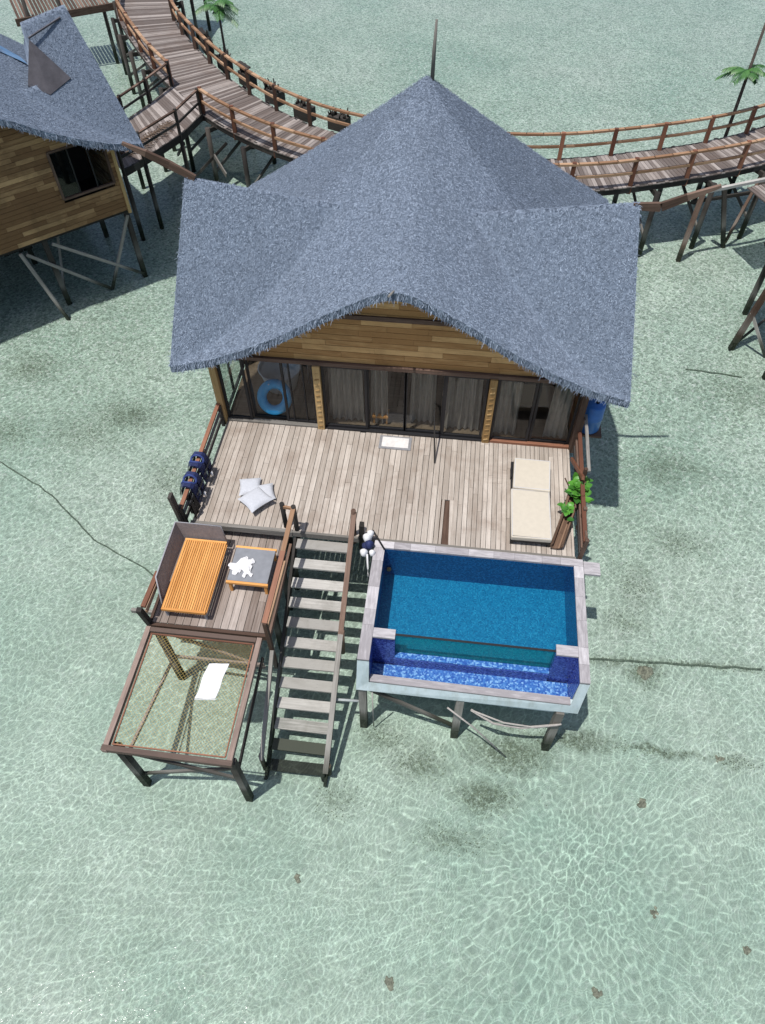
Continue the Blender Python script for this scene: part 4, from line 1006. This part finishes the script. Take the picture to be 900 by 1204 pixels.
# planter boxes hung outside the far rail, with dead stems
places = ['farthest from the villa beside the thin palm', 'second below the thin palm', 'with a plank lying over its stems', 'fourth below the thin palm', 'between the plank covered planter and the roof', 'nearest the villa roof ridge']
spots = [(-11.40, 27.3), (-10.05, 25.35), (-8.65, 23.85), (-7.12, 22.3), (-5.60, 20.95), (-4.06, 20.2)]
for i, ((x, y), pc) in enumerate(zip(spots, places)):
    ang_ = math.atan2(y - CY, x - CX) + math.pi / 2
    t = thing('hanging_planter', 'dark box planter hung outside the boardwalk rail, ' + pc, 'planter', (x, y, -.1), 'planters hung outside the boardwalk rail')
    d = Vector((math.cos(ang_), math.sin(ang_), 0)); nrm = Vector((-d.y, d.x, 0))
    m = MB(); c_ = Vector((x, y, 0)); m.bar(c_ - d * .42 + Vector((0, 0, -.08)), c_ + d * .42 + Vector((0, 0, -.08)), .42, .52); m.build('box', 'dark', t)
    m = MB()
    for k in range(15):
        p = c_ + d * random.uniform(-.40, .40) + nrm * random.uniform(-.18, .18) + Vector((0, 0, .15)); q = p + Vector((random.gauss(0, .07), random.gauss(0, .07), random.uniform(.15, .40)))
        m.tube([p, p.lerp(q, .5) + Vector((random.gauss(0, .03), 0, 0)), q], [.04, .035, .02], 5)
    m.build('dry_stem', 'dark', t)
    if i in (0, 2):
        m = MB(); m.bar(c_ - d * .4 + nrm * -.1 + Vector((0, 0, .5)), c_ + d * .55 + nrm * -.2 + Vector((0, 0, .55)), .22, .05); m.build('cover_board', 'dark', t)

def palm(x, y, z0, h, crown, n, L, label, top=None):
    t = thing('thin_palm', label, 'palm', (x, y, z0))
    MB().tube([(x, y, z0), (x + .03, y, z0 + h * .5), (x, y + .02, z0 + h)], [.085, .065, .04], 8).build('trunk', 'trunk', t)
    m = MB()
    for i in range(n):
        a = 6.283 * i / n + random.gauss(0, .2); el = random.uniform(.05, .8); d = Vector((math.cos(a) * math.cos(el), math.sin(a) * math.cos(el), math.sin(el)))
        LL = L * random.uniform(.7, 1.1); base = Vector((x, y, crown + random.uniform(-.12, .12)))
        pr = [base + d * LL * u - Vector((0, 0, .55 * LL * u * u)) for u in np.linspace(0, 1, 9)]
        m.tube(pr, [.014] * 9, 4)
        for j in range(1, 9):
            dd = (pr[j] - pr[j - 1]).normalized(); s_ = dd.cross(Vector((0, 0, 1))).normalized()
            for sgn in (-1, 1):
                for h_ in (0, .5):
                    leafblade(m, pr[j - 1].lerp(pr[j], h_), s_ * sgn + dd * .7, LL * .30 * (1.1 - abs(j / 8 - .45)), .028, .45, 3)
    m.build('crown', 'frond', t)
    return t
palm(-10.25, 26.2, -2.8, 4.8, 1.85, 14, 1.15, 'small green palm on a thin dark trunk behind the boardwalk, above the hanging planters')
palm(11.0, 20.7, -2.8, 7.6, 2.2, 11, .95, 'bare topped dark pole palm with green tuft halfway up beside the right boardwalk')

# ------------------------------------------------------------------ neighbouring huts
def make_hut(name, label):
    t = thing(name, label, 'hut', (0, 0, 0), 'neighbouring stilt huts')
    rf = make_roof(t, 3.3, 90000)
    # dark louvred vent panels close the inner ends of the side ridges
    for sx in (-1, 1):
        A, B_, C_, D_ = [Vector((sx * x, y, z)) for x, y, z in ((3.30, 4.62, 4.98), (3.98, 4.05, 3.95), (3.20, 3.95, 3.70), (2.72, 4.22, 3.98))]
        m = MB(); q = [A, D_, C_, B_]; q = q if sx > 0 else q[::-1]; m.face(q)
        bk = [p + Vector((0, .10, -.16)) for p in q]; m.face(bk[::-1])
        for i in range(4): m.face([q[i], bk[i], bk[(i + 1) % 4], q[(i + 1) % 4]])
        m.bar(A + Vector((0, 0, .03)), Vector((sx * 4.45, 4.85, float(roof_z(sx * 4.45, 4.85, 3.3)) + .03)), .05, .04)
        m.build('vent_panel', 'vent', rf)
    m = MB(); m.face([(1.6, 5.5, float(roof_z(1.6, 5.5, 3.3)) + .09), (3.2, 5.3, float(roof_z(3.2, 5.3  , 3.3)) + .09), (3.2, 5.9, float(roof_z(3.2, 5.9  , 3.3)) + .09), (1.6, 6.0, float(roof_z(1.6, 6.0  , 3.3)) + .09)]); m.build('tarpaulin', 'tarp', rf)
    wx0, wx1, wz0, wz1 = 2.36, 4.12, .92, 2.42
    m = MB(); wall_planks(m, YW, lambda z: min(HW, max(.06, inv(z - .18) if z > 2.2 else HW)), -.1, 4.6, .15, hole=(wx0, wx1, wz0, wz1), step=(.5, 1.6)); m.build('front_wall', 'hutwall', t)
    for sx in (-1, 1):
        m = MB(); wall_planks(m, 0, lambda z: 3.6, -.1, 2.3, .15, step=(.5, 1.6)); m.v = [(sx * (HW - .04) + p[1], YW + 3.7 + p[0], p[2]) for p in m.v]; m.build('side_wall', 'hutwall', t)
    m = MB(); wall_planks(m, 10.6, lambda z: HW, -.1, 2.3, .15); m.build('back_wall', 'hutwall', t)
    m = MB(); m.box(-HW, HW, YW + .05, 10.6, -.2, -.08); m.build('floor', 'dark', t)
    m = MB(); m.box(.9, 1.0, YW + .1, 8, -.08, 2.3); m.box(1.0, HW - .1, 6.2, 6.3, -.08, 2.4); m.build('partition', 'dkbox', t)
    bars([((HW - .02, YW - .03, -.2), (HW - .02, YW - .03, 2.45), .10, .10)], 'corner_post', 'gold', t)
    m = MB()
    for a_, b_ in (((wx0, wz0), (wx1, wz0)), ((wx0, wz1), (wx1, wz1)), ((wx0, wz0), (wx0, wz1)), ((wx1, wz0), (wx1, wz1))):
        m.bar((a_[0], YW - .01, a_[1]), (b_[0], YW - .01, b_[1]), .08, .07)
    w = m.build('window', 'brown', t)
    p = MB(); p.bar((wx0 + .04, YW, (wz0 + wz1) / 2), (wx0 + .6, YW, (wz0 + wz1) / 2), .008, wz1 - wz0 - .07); p.bar((wx1 - .55, YW + .02, (wz0 + wz1) / 2), (wx1 - .04, YW + .02, (wz0 + wz1) / 2), .008, wz1 - wz0 - .07); p.build('pane', 'glass', w)
    m = MB(); m.bar((wx0 + .6, YW, wz0 + .04), (wx0 + .6, YW, wz1 - .04), .04, .04); m.bar((wx1 - .55, YW + .02, wz0 + .04), (wx1 - .55, YW + .02, wz1 - .04), .04, .04); m.build('mullion', 'frame', w)
    for x in (-4.2, -1.5, 1.3, 4.25):
        for y in (3.5, 6.9, 10.2): bars([((x, y, -.2), (x, y, -3.0), .16, .16)], 'stilt', 'dark', t)
    for y_, xa, xb in ((10.25, -4.3, 4.3), (6.95, -4.3, 1.4)):  # plank skirts added to block sky light and deepen the shade under the hut
        m = MB(); x_ = xa
        while x_ < xb: m.bar((x_ + .09, y_, -.2), (x_ + .09, y_ + random.uniform(-.02, .02), -2.2 + random.uniform(-.15, .15)), .165, .025); x_ += .18
        m.build('added_shade_skirt', 'dark', t)
    bars([((4.25, 3.42, -.3), (2.9, 3.42, -2.75), .06, .10)], 'brace', 'grey', t); bars([((1.5, 3.40, -.35), (4.2, 3.40, -2.6), .06, .10)], 'brace', 'grey', t)
    bars([((.6, 3.38, -.4), (2.9, 3.38, -2.7), .06, .10)], 'brace', 'grey', t); bars([((2.4, 5.5, -.4), (1.4, 4.0, -2.5), .06, .10)], 'brace', 'grey', t)
    bars([((.4, 3.2, -.2), (.95, 2.6, -2.9), .06, .12)], 'brace', 'grey', t)
    return t
def place_hut(t, corner, rot, right=True):
    lx, ly = (HW if right else -HW), YW; ca, sa = math.cos(rot), math.sin(rot)
    t.location = (corner[0] - (ca * lx - sa * ly), corner[1] - (sa * lx + ca * ly), 0); t.rotation_euler = (0, 0, rot)
hut = make_hut('stilt_hut', 'plank walled stilt hut with open window and dark vent panel on its grey roof')
place_hut(hut, (-10.28, 13.03), R(44.3))

# ------------------------------------------------------------------ right neighbour's platform (mostly beyond the frame)
rp = thing('neighbour_platform', 'dark stilt platform of the neighbouring villa at the right edge', 'platform', (12.6, 11.6, BED_Z))
m = MB(); planks(m, 11.2, 15.5, 9.6, 13.4, 0, .15); m.build('decking', 'walk', rp)
m = MB(); m.bar((11.15, 9.5, -.12), (11.15, 13.5, -.12), .1, .24); m.bar((11.2, 13.45, -.12), (15.5, 13.45, -.12), .1, .24); m.build('edge_beam', 'dark', rp)
bars([((10.95, 11.3, .05), (10.53, 11.12, bed(10.5, 11.1) - .1), .16, .16)], 'stilt', 'brown', rp)
for x, y in ((11.4, 13.2), (11.4, 9.8), (13.5, 13.2), (13.5, 11.2)): bars([((x, y, -.2), (x, y, bed(x, y) - .1), .15, .15)], 'stilt', 'dark', rp)
bars([((10.70, 11.2, -1.3), (11.6, 10.8, -2.7), .06, .09)], 'brace', 'grey', rp)
bars([((10.45, 11.0, -2.6), (12.2, 12.4, -1.6), .06, .09)], 'brace', 'dark', rp)
rl2 = thing('side_landing', 'narrow grey beam landing on splayed posts beside the right boardwalk', 'landing', (10.8, 16.9, BED_Z))
bars([((9.5, 16.35, -.1), (12.6, 17.7, .0), .12, .10)], 'edge_beam', 'tread', rl2)
m = MB()
for i in range(14):
    t_ = i / 14; m.bar((11.2 + 1.9 * t_, 16.9 + .9 * t_, -.12), (11.8 + 1.9 * t_, 15.6 + .9 * t_, -.12), .12, .04)
m.build('decking', 'walk', rl2)
bars([((9.55, 16.35, -.15), (9.48, 16.25, bed(9.5, 16.2) - .1), .15, .15)], 'stilt', 'brown', rl2)
bars([((10.5, 17.3, -.3), (11.4, 17.45, bed(11.4, 17.4) - .1), .13, .15)], 'stilt', 'dark', rl2)
bars([((11.9, 18.0, -.3), (11.35, 17.4, -2.6), .10, .10)], 'brace', 'brown', rl2)
bars([((9.6, 17.5, -1.1), (12.2, 18.4, -1.0), .08, .12)], 'brace', 'dark', rl2)

# ------------------------------------------------------------------ camera, light
cam = bpy.data.cameras.new('camera'); co = bpy.data.objects.new('camera', cam); COL.objects.link(co); sc.camera = co
cam.sensor_fit = 'HORIZONTAL'; cam.sensor_width = 36; cam.lens = 851.0 / 900 * 36; cam.clip_end = 3000; cam.clip_start = .1
pi_, ya, ro = R(52.189), R(-6.97), R(-.325)
F = Vector((math.sin(ya) * math.cos(pi_), math.cos(ya) * math.cos(pi_), -math.sin(pi_))); R0 = Vector((math.cos(ya), -math.sin(ya), 0)); U0 = R0.cross(F)
Rv = R0 * math.cos(ro) + U0 * math.sin(ro); Uv = U0 * math.cos(ro) - R0 * math.sin(ro)
co.matrix_world = Matrix(((Rv.x, Uv.x, -F.x, 1.21), (Rv.y, Uv.y, -F.y, -9.38), (Rv.z, Uv.z, -F.z, 13.2), (0, 0, 0, 1)))
to_sun = Vector((-.215, -.215, 1)).normalized()
sun = bpy.data.lights.new('sun', 'SUN'); so = bpy.data.objects.new('sun', sun); COL.objects.link(so)
sun.energy = 4.5; sun.angle = R(.53); sun.color = (1, .965, .92); so.rotation_euler = to_sun.to_track_quat('Z', 'Y').to_euler(); so.location = (-5, -5, 25)
w = bpy.data.worlds.new('World'); sc.world = w; w.use_nodes = True; nt = w.node_tree
bg = nt.nodes['Background']; sky = nt.nodes.new('ShaderNodeTexSky'); sky.sky_type = 'NISHITA'; sky.sun_disc = False
sky.sun_elevation = math.asin(to_sun.z); sky.sun_rotation = math.atan2(to_sun.x, to_sun.y); sky.air_density = 1.0; sky.dust_density = 2.0; sky.ozone_density = .5
nt.links.new(sky.outputs[0], bg.inputs[0]); bg.inputs[1].default_value = .12
sc.view_settings.view_transform = 'Standard'; sc.view_settings.look = 'None'; sc.view_settings.exposure = 0; sc.view_settings.gamma = 1; sc.view_settings.use_curve_mapping = False
sc.render.engine = 'CYCLES'; sc.cycles.transparent_max_bounces = 24; sc.cycles.max_bounces = 7; sc.cycles.use_denoising = True; sc.cycles.caustics_reflective = False; sc.cycles.caustics_refractive = False; sc.cycles.sample_clamp_indirect = 6
